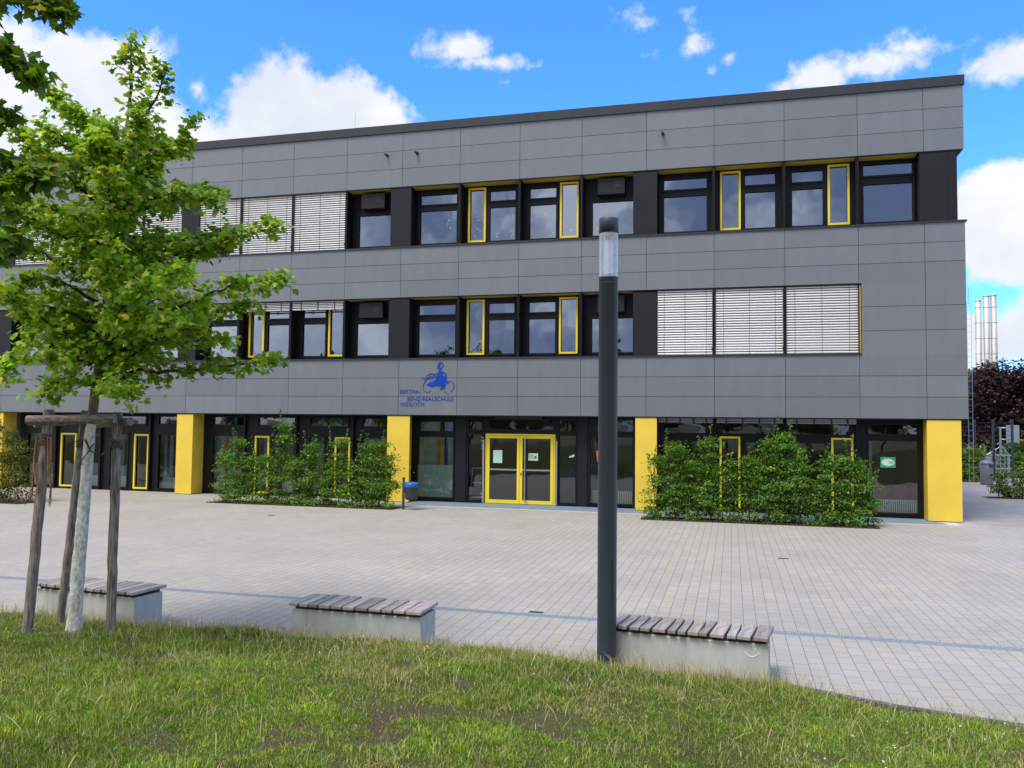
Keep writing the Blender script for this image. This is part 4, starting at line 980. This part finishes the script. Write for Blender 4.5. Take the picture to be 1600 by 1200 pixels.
MC = ((.10, .235, .016), (.33, .50, .034), (.62, .56, .09), .07)
build_tree(mt, TR, .071, BR, .022, .42, 16, .055, .070, MC, lime=2.5)
# second maple whose branches reach in from the upper left
t2 = empty('maple_tree', (-10.9, -20.6, 0), 'large leaved maple whose boughs hang in from the upper left corner', 'tree')
TR2 = [(-10.9, -20.6, .6), (-10.88, -20.58, 2.2), (-10.82, -20.5, 3.6), (-10.7, -20.4, 5.0), (-10.5, -20.3, 6.4), (-10.4, -20.2, 7.8)]
BR2 = [[(-10.8, -20.5, 3.3), (-10.2, -20.1, 3.75), (-9.6, -19.8, 3.9), (-9.25, -19.7, 3.95)],
       [(-10.75, -20.45, 3.9), (-10.1, -20.0, 4.3), (-9.5, -19.7, 4.45), (-9.05, -19.6, 4.55)],
       [(-10.7, -20.4, 4.6), (-10.0, -19.9, 4.75), (-9.5, -19.6, 4.7), (-9.2, -19.5, 4.6)],
       [(-10.7, -20.4, 4.9), (-10.1, -19.9, 5.2), (-9.8, -19.6, 5.25), (-9.6, -19.5, 5.15)],
       [(-10.6, -20.35, 5.4), (-9.9, -19.9, 5.7), (-9.5, -19.6, 5.65), (-9.3, -19.5, 5.5)],
       [(-10.55, -20.3, 5.7), (-9.8, -19.8, 6.1), (-9.3, -19.6, 6.12), (-9.0, -19.5, 5.98)],
       [(-10.5, -20.3, 6.1), (-9.9, -19.9, 6.5), (-9.3, -19.7, 6.6), (-8.9, -19.6, 6.55)],
       [(-10.5, -20.3, 6.6), (-9.9, -20.1, 7.1), (-9.5, -20.0, 7.3)], [(-10.8, -20.5, 4.2), (-11.5, -20.9, 4.9), (-12.1, -21.2, 5.2)],
       [(-10.7, -20.4, 5.0), (-11.3, -19.9, 5.6), (-11.9, -19.5, 5.9)], [(-10.6, -20.35, 5.6), (-11.1, -21.0, 6.2), (-11.5, -21.6, 6.6)]]
build_tree(t2, TR2, .1, BR2, .03, .42, 20, .06, .105, ((.075, .17, .015), (.20, .33, .028), (.36, .34, .06), .06))

# ------------------------------------------------------------------ tree stakes
st = empty('tree_stake_frame', (-10.4, -17.55, 0), 'weathered round timber stakes and top rail around the limewashed trunk', 'tree stake')
def log_(pts, r_, mat, name='stake', wobble=.02):
    P = resample(pts, .12); P = [p+Vector((random.gauss(0, .003), random.gauss(0, .003), 0)) for p in P]
    b = MB(); b.tube(P, [r_*(1+random.uniform(-.02, .03)) for _ in P], 16, wob=wobble); return b.build(name, mat, st)
log_([(-10.74, -17.86, .1), (-10.70, -17.72, 2.62)], .052, M['log'])
log_([(-10.94, -17.2, .1), (-10.69, -17.2, 2.62)], .046, M['log'])
log_([(-10.04, -17.44, .1), (-10.08, -17.4, 2.60)], .05, M['log'])
log_([(-10.86, -17.83, 2.50), (-10.0, -17.54, 2.53)], .052, M['logh'], 'rail')
log_([(-10.85, -17.75, 2.47), (-10.66, -17.1, 2.52)], .045, M['logh'], 'rail')
log_([(-10.72, -17.15, 2.46), (-9.93, -17.38, 2.5)], .045, M['logh'], 'rail')
def wrap(cx, cy, r_, z0, turns, mat, name='rope'):
    b = MB()
    pts = [(cx+r_*math.cos(t*.5)*(1+random.uniform(-.04, .08)), cy+r_*math.sin(t*.5)*(1+random.uniform(-.04, .08)), z0+t*.0016+random.uniform(-.006, .006)) for t in range(int(turns*12.56))]
    b.tube(pts, .011, 6); return b.build(name, mat, st)
wrap(-10.705, -17.74, .06, 2.24, 6, M['ropeg']); wrap(-10.72, -17.2, .055, 2.2, 4, M['ropeg']); wrap(-10.075, -17.405, .06, 2.2, 5, M['ropeg'])
def strand(pts, r_=.011, mat='rope', fray=True):
    b = MB(); P = resample(pts, .015)
    for ph in (0, 2.1, 4.2):
        Q = [p+Vector((math.cos(i*.75+ph)*r_*.55, math.sin(i*.75+ph)*r_*.55, 0)) for i, p in enumerate(P)]; b.tube(Q, r_*.6, 5)
    if fray:
        e = P[-1]
        for k in range(14): b.tube([e, e+Vector((random.gauss(0, .02), random.gauss(0, .01), -random.uniform(.03, .09)))], [.003, .001], 3)
    b.build('rope', M[mat], st)
strand([(-10.58, -17.80, 2.33), (-10.55, -17.82, 2.1), (-10.56, -17.82, 1.95), (-10.54, -17.82, 1.8), (-10.54, -17.82, 1.66)])
strand([(-10.62, -17.80, 2.33), (-10.60, -17.81, 2.15), (-10.57, -17.83, 1.95), (-10.56, -17.82, 1.88)], .009)
strand([(-10.76, -17.80, 2.32), (-10.77, -17.82, 2.1), (-10.745, -17.84, 1.98), (-10.70, -17.85, 1.87), (-10.67, -17.85, 1.78)])
strand([(-10.77, -17.80, 2.2), (-10.765, -17.83, 2.0), (-10.755, -17.84, 1.8), (-10.76, -17.85, 1.68), (-10.80, -17.86, 1.64), (-10.84, -17.86, 1.67)])
strand([(-10.13, -17.42, 2.24), (-10.17, -17.52, 2.13), (-10.22, -17.62, 2.17), (-10.25, -17.68, 2.3)], .011, 'ropeg', False)
strand([(-10.35, -17.62, 2.02), (-10.28, -17.69, 2.07), (-10.21, -17.66, 2.18), (-10.2, -17.6, 2.26)], .007, 'ropeg', False)
strand([(-10.66, -17.25, 2.2), (-10.5, -17.5, 2.1), (-10.35, -17.62, 2.04)], .008, 'ropeg', False)

# ------------------------------------------------------------------ things behind the right corner
def crown_tree(name, label, x, y, h, rw, cols, nl, lsize, trunk_h, seed, group_=None, zbase=0.0, mesh_from=None, cat_='tree', dens=60):
    rd = np.random.default_rng(seed)
    T = empty(name, (x, y, zbase), label, cat_, group_)
    b = MB(); b.tube([(x, y, zbase-.2), (x+.05, y, zbase+trunk_h), (x, y, zbase+h*.85)], [h*.028, h*.022, h*.004], 8)
    nb = 9
    for i in range(nb):
        a_ = i*2.4; z_ = trunk_h+(h*.8-trunk_h)*i/nb; b.tube([(x, y, zbase+z_), (x+math.cos(a_)*rw*.55, y+math.sin(a_)*rw*.55, zbase+z_+h*.08)], [h*.01, h*.002], 5)
    b.build('trunk', M['bark'], T)
    nc = dens; u = rd.normal(size=(nc, 3)); u /= np.linalg.norm(u, axis=1, keepdims=True); rr = rd.random((nc, 1))**.4
    zc = trunk_h+(h-trunk_h)*.5; C = u*rr*np.array([rw, rw, (h-trunk_h)*.5])*.88+np.array([x, y, zbase+zc]); sc_ = rw*(.16+.14*rd.random(nc))
    k = rd.integers(0, nc, nl); q = rd.normal(size=(nl, 3)); q /= np.linalg.norm(q, axis=1, keepdims=True); q *= (rd.random((nl, 1))**.45)
    P = C[k]+q*sc_[k][:, None]*np.array([1.25, 1.25, .8])
    c_ = mixcols(nl, *cols)*(.7+.6*rd.random(nc))[k][:, None]
    leaves('crown', P, lsize*(.7+.6*rd.random(nl)), quad_template(), c_, M['leaf'], T, outward=q)
    return T
PUR = ((.018, .009, .012), (.05, .022, .026), (.12, .06, .05), .14)
GRN = ((.028, .07, .012), (.07, .14, .022), (.14, .2, .035), .1)
crown_tree('copper_maple_tree', 'dark purple leaved maple behind the ball fence', 13.7, 33.5, 7.4, 3.5, PUR, 32000, .19, .5, 5, dens=150)
crown_tree('copper_maple_tree', 'lower purple leaved tree close against the building corner, left of the flues', 10.0, 37.5, 5.3, 2.0, PUR, 9000, .19, .6, 6, dens=60)
crown_tree('broadleaf_tree', 'light green tree top behind the purple tree, left of the steel flues', 13.2, 44, 7.6, 2.1, ((.05, .11, .02), (.12, .2, .035), (.2, .26, .05), .1), 9000, .22, 2, 8)
crown_tree('broadleaf_tree', 'dark green tree at the right edge behind the basketball stand', 17.5, 41, 6.0, 3.2, GRN, 9000, .24, 1.0, 12)
crown_tree('broadleaf_tree', 'low dark green tree behind the hoop beyond the court', 13.4, 27.5, 2.7, 1.9, GRN, 8000, .15, .2, 14)
# flues
Fl = empty('boiler_house', (18.1, 56, 0), 'pale boiler house with three tall stainless steel flues rising over the purple tree', 'chimney stack')
for x, z in ((17.33, 13.95), (17.98, 14.35), (18.55, 14.38)):
    b = MB(); b.lathe([(.25, 4.0)]+[(.25, z-.02), (.2, z), (.18, z)], x, 55, 20)
    zz = 5.2
    while zz < z-.5: b.lathe([(.252, zz-.03), (.268, zz-.02), (.268, zz+.02), (.252, zz+.03)], x, 55, 20); zz += 1.35
    b.lathe([(.255, z-.12), (.275, z-.1), (.275, z-.02), (.25, z)], x, 55, 20)
    b.build('flue', M['flue'], Fl)
b = MB(); b.box(16.4, 21, 54, 60, 0, 5.6); b.box(16.2, 21.2, 53.8, 60.2, 5.6, 5.8, 1)
b.box(17.0, 19, 54.7, 55.3, 5.8, 6.9, 0); b.build('wall', [M['render'], M['coping']], Fl)
# ladder mast next to the building corner
b = MB()
for dx in (-.09, .09): b.tube([(6.95+dx, 16.5, 0), (6.95+dx, 16.5, 8.4)], .009, 5)
z = .3
while z < 8.3: b.tube([(6.86, 16.5, z), (7.04, 16.5, z)], .005, 4); z += .28
b.tube([(6.95, 16.5, 8.3), (6.95, 16.5, 9.0)], .012, 5)
tag(b.build('ladder_mast', M['steel']), 'thin galvanised ladder mast just beside the right building corner', 'mast')
# ball fence
Fe = empty('ball_fence', (9, 22, 0), 'dark steel ball fence with tall posts and horizontal rails behind the bin', 'fence')
fp = [(7.35, 23.3), (7.95, 22.75), (8.55, 22.2), (9.25, 21.6), (9.85, 20.75)]
for (x, y) in fp: b = MB(); b.bevbox(x-.055, x+.055, y-.055, y+.055, 0, 3.1, .008); b.build('post', M['fence'], Fe, loc=(x, y, 0))
for i in range(len(fp)-1):
    b = MB(); (xa, ya), (xb, yb) = fp[i], fp[i+1]
    for k in range(14): z = .2+k*.21; b.tube([(xa, ya, z), (xb, yb, z)], .009, 4)
    for k in range(8): t = (k+.5)/8; b.tube([(xa+(xb-xa)*t, ya+(yb-ya)*t, .2), (xa+(xb-xa)*t, ya+(yb-ya)*t, 3.0)], .003, 3)
    b.build('fence_panel', M['fence'], Fe, loc=(xa, ya, 0))
# basketball stand
Bk = empty('basketball_stand', (9.9, 21.5, 0), 'grey wheeled basketball stand with red hoop behind the ball fence', 'basketball hoop')
b = MB(); bx, by = 9.55, 22.0
fr_ = [((bx-.55, by, 1.3), (bx+.65, by, 1.3)), ((bx-.3, by, .05), (bx+.05, by, 1.3)), ((bx+.65, by, .05), (bx+.65, by, 1.3)), ((bx-.3, by, .6), (bx+.65, by, .6)), ((bx-.3, by+.5, .05), (bx+.05, by+.5, 1.3)), ((bx+.65, by+.5, .05), (bx+.65, by+.5, 1.3)), ((bx-.3, by+.5, .6), (bx+.65, by+.5, .6)), ((bx-.5, by, 1.3), (bx+.15, by, 1.75)), ((bx+.5, by, 1.3), (bx+.2, by, 1.75)), ((bx+.65, by, 1.3), (bx+.65, by+.5, 1.3)), ((bx+.3, by, .05), (bx+.3, by, 1.3)), ((bx+.1, by, .05), (bx+.1, by, 1.3)), ((bx+.45, by, .05), (bx+.45, by, 1.3))]
for p_, q_ in fr_: b.tube([p_, q_], .028, 6)
b.tube([(bx+.12, by, 1.3), (bx+.12, by, 2.75)], .05, 8); b.tube([(bx+.12, by, 2.68), (bx+.65, by-.1, 2.68)], .03, 6); b.tube([(bx+.12, by, 2.1), (bx+.65, by-.1, 2.1)], .03, 6); b.build('stand', M['steel'], Bk)
b = MB(); b.bevbox(bx+.35, bx+.95, by-.14, by-.10, 1.95, 2.82, .01); b.build('backboard', pmat('backboard', (.22, .27, .33), rough=.4), Bk, loc=(bx+.6, by, 2))
b = MB(); cxh, cyh = bx+1.32, by-.35
ring = [(cxh+.23*math.cos(t*math.pi/10), cyh+.23*math.sin(t*math.pi/10), 2.07) for t in range(21)]; b.tube(ring, .022, 6); b.tube([(bx+.95, by-.2, 2.07), (cxh-.2, cyh, 2.07)], .03, 6); b.build('hoop', M['red'], Bk)
b = MB()
for k in range(12):
    t0, t1 = k*math.pi/6, (k+1)*math.pi/6
    for s_ in (1, -1): b.tube([(cxh+.23*math.cos(t0), cyh+.23*math.sin(t0), 2.06), (cxh+.18*math.cos(t0+s_*.5), cyh+.18*math.sin(t0+s_*.5), 1.85), (cxh+.13*math.cos(t0), cyh+.13*math.sin(t0), 1.65)], .008, 3)
b.build('net', M['whitep'], Bk)
b = MB(); b.bevbox(8.5, 9.35, 22.25, 22.6, .4, 1.35, .01); b.build('counterweight_box', M['box'], Bk, loc=(9, 22, .4))
# far bin
fb = empty('waste_bin', (7.98, 18.1, 0), 'grey standing waste bin with domed blue lid in front of the fence', 'waste bin')
b = MB(); b.lathe([(.001, 0), (.24, 0), (.26, .04), (.27, 1.0), (.26, 1.02)], 7.98, 18.1, 24); b.box(8.02, 8.2, 17.82, 17.86, .86, .95, 1); b.build('bin_body', [pmat('grey_bin', (.13, .135, .16), rough=.5), M['backing']], fb)
b = MB(); b.lathe([(.29, .99), (.29, 1.03), (.22, 1.12), (.1, 1.17), (.001, 1.18)], 7.98, 18.1, 24); b.build('lid', pmat('lid_blue', (.12, .17, .27), rough=.4), fb)
# far hedge and bush
crp = [(6.9+.36*i, 1.6+.15*math.sin(i*2.3), .5) for i in range(5)]
hd = hedge('garden_hedge', 'green hedge behind the right corner between column and waste bin', crp, 20.6, .8, (.08, .17, .016), (.2, .32, .035), (.3, .38, .06), 13000, (6.4, 8.9), .085)
hedge('beech_bush', 'small bright green bush in the paving at the right edge', [(6.2, .85, .36), (6.6, .95, .36), (7.0, .9, .36)], 9.9, .9, (.07, .14, .012), (.17, .26, .03), (.28, .34, .05), 2600, (5.75, 7.5), .075, 'bush')
hedge('garden_hedge', 'dark low hedge behind the basketball stand at the right edge', [(10.2+.6*i, 1.25, .55) for i in range(6)], 25.5, .8, *HG, 7000, (9.7, 14), .1)
# banner / pitch edge
b = MB(); b.box(10.45, 14, 21.6, 21.68, .25, .45); b.box(10.45, 14, 21.595, 21.6, .27, .33, 1); tag(b.build('court_board', [pmat('court_blue', (.03, .3, .6), rough=.5), M['whitep']]), 'low blue and white board at the court edge on the right', 'board')
# house
hs = empty('house', (14.5, 52, 0), 'pale house with blue grey roof glimpsed between fence posts', 'house')
b = MB(); b.box(11, 16, 50, 56, 0, 1.9); b.build('wall', M['render'], hs)
b = MB(); b.add([(10.7, 49.6, 1.9), (16.3, 49.6, 1.9), (16.3, 53, 3.0), (10.7, 53, 3.0), (10.7, 56.4, 1.9), (16.3, 56.4, 1.9)], [(0, 1, 2, 3), (3, 2, 5, 4), (0, 3, 4), (1, 5, 2)]); b.build('roof', M['rooft'], hs)
for i, (x, y, h, r_) in enumerate(((20, 70, 10, 5), (27, 62, 8, 5), (10, 75, 7, 5))):
    crown_tree('broadleaf_tree', ['tall dark tree far behind the boiler house', 'broad green tree far right behind the court', 'round green tree far behind the building corner'][i], x, y, h-2, r_, GRN, 6000, .45, 1.5, 40+i)

# trees and a house behind the camera, seen mirrored in the glazing
far = [(-62, -66, 8.0, 5), (-52, -70, 10, 6), (-43, -64, 9, 5), (-35, -72, 11, 6), (-27, -66, 8, 4.5), (-20, -70, 9, 5), (-11, -68, 7, 5), (-4, -72, 8.5, 5), (4, -66, 7, 4.5), (12, -70, 8, 5.5), (21, -68, 9, 6)]
proto = None
for i, (x, y, h, r_) in enumerate(far):
    if proto is None:
        proto = crown_tree('park_tree', 'green park tree across the lawn, mirrored in the ground floor glazing', x, y, 9, 5.5, GRN, 7000, .55, 1.6, 77, 'park trees mirrored in the windows', zbase=.6); proto_h = 9
    else:
        o = proto.copy(); COL.objects.link(o); o.location = (x, y, .6); o.rotation_euler.z = i*1.3; s_ = h/9; o.scale = (s_*1.1, s_*1.1, s_)
        for ch in list(proto.children): c_ = ch.copy(); COL.objects.link(c_); c_.parent = o

# ------------------------------------------------------------------ sky and light
W = bpy.data.worlds.new('World'); S.world = W; W.use_nodes = True
n = W.node_tree.nodes; l = W.node_tree.links; n.clear()
SUN_EL, SUN_AZ = RAD(60), RAD(-155)      # azimuth measured from +Y towards +X
sky = n.new('ShaderNodeTexSky'); sky.sky_type = 'NISHITA'; sky.sun_disc = False
sky.sun_elevation = SUN_EL; sky.sun_rotation = SUN_AZ; sky.air_density = 1.0; sky.dust_density = .25; sky.ozone_density = 3.0; sky.altitude = 200
F = lambda *a: math_node(n, l, *a)
tc = n.new('ShaderNodeTexCoord'); sp = n.new('ShaderNodeSeparateXYZ'); l.new(tc.outputs['Generated'], sp.inputs[0])
az = F('ARCTAN2', sp.outputs[0], sp.outputs[1]); el = F('ARCSINE', sp.outputs[2])
# warp coordinates a little so that cloud outlines billow
nz = n.new('ShaderNodeTexNoise'); nz.inputs['Scale'].default_value = 9; nz.inputs['Detail'].default_value = 9; nz.inputs['Roughness'].default_value = .58; l.new(tc.outputs['Generated'], nz.inputs['Vector'])
nzb = n.new('ShaderNodeTexNoise'); nzb.inputs['Scale'].default_value = 38; nzb.inputs['Detail'].default_value = 6; nzb.inputs['Roughness'].default_value = .6; l.new(tc.outputs['Generated'], nzb.inputs['Vector'])
CL = [(-.82, .29, .19, .14, 1.1), (-.74, .345, .11, .075, 1.1), (-.60, .27, .24, .075, 1.3), (-.535, .345, .095, .085, 1.3), (-.47, .335, .09, .078, 1.3), (-.42, .32, .075, .055, 1.2), (-.63, .365, .025, .022, .5),
      (-.318, .431, .06, .024, .58), (-.296, .420, .075, .016, .56), (-.271, .399, .02, .010, .30), (-.0426, .430, .026, .022, .34), (-.0017, .415, .014, .012, .30), (-.024, .402, .016, .011, .28), (-.10, .455, .045, .016, .2), (-.07, .445, .035, .02, .2), (.2, .40, .08, .016, .26),
      (.10, .385, .055, .026, .65), (.15, .389, .065, .020, .6), (.06, .377, .035, .022, .45), (.285, .372, .05, .028, .75), (.31, .37, .05, .026, .8),
      (.275, .235, .07, .045, 1), (.30, .19, .1, .055, 1), (.24, .20, .05, .04, 1), (.27, .095, .12, .040, 1), (.33, .11, .1, .045, 1), (.2, .08, .1, .03, 1),
      (.5, .28, .2, .1, 1), (.9, .2, .3, .12, 1), (-1.3, .25, .3, .12, 1)]
acc = None
for (a_, e_, wa, we, st_) in CL:
    da = F('DIVIDE', F('SUBTRACT', az, a_), wa); de = F('DIVIDE', F('SUBTRACT', el, e_), we)
    d2 = F('SQRT', F('ADD', F('MULTIPLY', da, da), F('MULTIPLY', de, de)))
    v = F('MULTIPLY', F('SUBTRACT', 1.0, d2), st_)
    v = F('MULTIPLY', v, F('MINIMUM', 1.0, 1.0))
    acc = v if acc is None else F('MAXIMUM', acc, v)
acc = F('MAXIMUM', acc, -1.0)
dens = F('ADD', acc, F('ADD', F('MULTIPLY', F('SUBTRACT', nz.outputs[0], .5), 1.5), F('MULTIPLY', F('SUBTRACT', nzb.outputs[0], .5), .8)))
# behind and overhead: broken grey cover
ng = n.new('ShaderNodeTexNoise'); ng.inputs['Scale'].default_value = 4.6; ng.inputs['Detail'].default_value = 8; ng.inputs['Roughness'].default_value = .55; l.new(tc.outputs['Generated'], ng.inputs['Vector'])
back = F('MULTIPLY', F('SUBTRACT', F('SUBTRACT', .12, sp.outputs[1]), 0.0), 1.0)      # positive behind the camera (y<0)
backm = F('MINIMUM', 1.0, F('MAXIMUM', 0.0, F('MULTIPLY', F('ADD', back, F('MULTIPLY', F('MAXIMUM', F('SUBTRACT', sp.outputs[2], .62), 0.0), 3.0)), 3.0)))
genc = F('MULTIPLY', F('MULTIPLY', F('SUBTRACT', ng.outputs[0], .12), 3.2), backm)
def ramp(v, a_, b_):
    m_ = n.new('ShaderNodeMapRange'); m_.interpolation_type = 'SMOOTHSTEP'; l.new(v, m_.inputs[0]); m_.inputs[1].default_value = a_; m_.inputs[2].default_value = b_; return m_.outputs[0]
mask = F('MAXIMUM', ramp(dens, .02, .40), ramp(genc, 0.0, .7))
# cloud brightness: white rims, softly greyer bodies; the cover behind is darker
shade = ramp(F('SUBTRACT', nz.outputs[0], F('MULTIPLY', dens, .08)), .25, .62)
mixc = n.new('ShaderNodeMix'); mixc.data_type = 'RGBA'; l.new(shade, mixc.inputs[0]); mixc.inputs[6].default_value = (.285, .31, .355, 1); mixc.inputs[7].default_value = (.37, .375, .385, 1)
mixg = n.new('ShaderNodeMix'); mixg.data_type = 'RGBA'; wb = F('MULTIPLY', ramp(az, -2.80, -2.45), F('SUBTRACT', 1.0, ramp(az, -1.5, -1.0))); l.new(F('MINIMUM', 1.0, F('ADD', F('MULTIPLY', ramp(ng.outputs[0], .42, .66), .8), F('MULTIPLY', wb, .75))), mixg.inputs[0]); mixg.inputs[6].default_value = (.12, .155, .26, 1); mixg.inputs[7].default_value = (.58, .59, .63, 1)
mixb = n.new('ShaderNodeMix'); mixb.data_type = 'RGBA'; l.new(backm, mixb.inputs[0]); l.new(mixc.outputs[2], mixb.inputs[6]); l.new(mixg.outputs[2], mixb.inputs[7])
SKY_K = .13
skyc = n.new('ShaderNodeVectorMath'); skyc.operation = 'MULTIPLY'; l.new(sky.outputs[0], skyc.inputs[0]); skyc.inputs[1].default_value = (.27, .61, 1.10)
cls = n.new('ShaderNodeVectorMath'); cls.operation = 'SCALE'; l.new(mixb.outputs[2], cls.inputs[0]); cls.inputs['Scale'].default_value = 1.0/SKY_K
fin_ = n.new('ShaderNodeMix'); fin_.data_type = 'RGBA'; l.new(mask, fin_.inputs[0]); l.new(skyc.outputs[0], fin_.inputs[6]); l.new(cls.outputs[0], fin_.inputs[7])
bg = n.new('ShaderNodeBackground'); bg.inputs['Strength'].default_value = SKY_K; l.new(fin_.outputs[2], bg.inputs['Color'])
wo = n.new('ShaderNodeOutputWorld'); l.new(bg.outputs[0], wo.inputs['Surface'])
W.cycles.sampling_method = 'MANUAL'; W.cycles.sample_map_resolution = 1024
sd = bpy.data.lights.new('sun', 'SUN'); so = bpy.data.objects.new('sun', sd); COL.objects.link(so)
sd.energy = 1.25; sd.angle = RAD(24); sd.color = (1, .95, .88)
dv = Vector((math.sin(SUN_AZ)*math.cos(SUN_EL), math.cos(SUN_AZ)*math.cos(SUN_EL), math.sin(SUN_EL)))
so.rotation_euler = dv.to_track_quat('Z', 'Y').to_euler()
S.view_settings.view_transform = 'Standard'; S.view_settings.look = 'None'; S.view_settings.exposure = 1.42; S.view_settings.gamma = 1
S.render.engine = 'CYCLES'; S.cycles.max_bounces = 8; S.cycles.transparent_max_bounces = 16; S.cycles.use_denoising = True
S.cycles.caustics_reflective = False; S.cycles.caustics_refractive = False
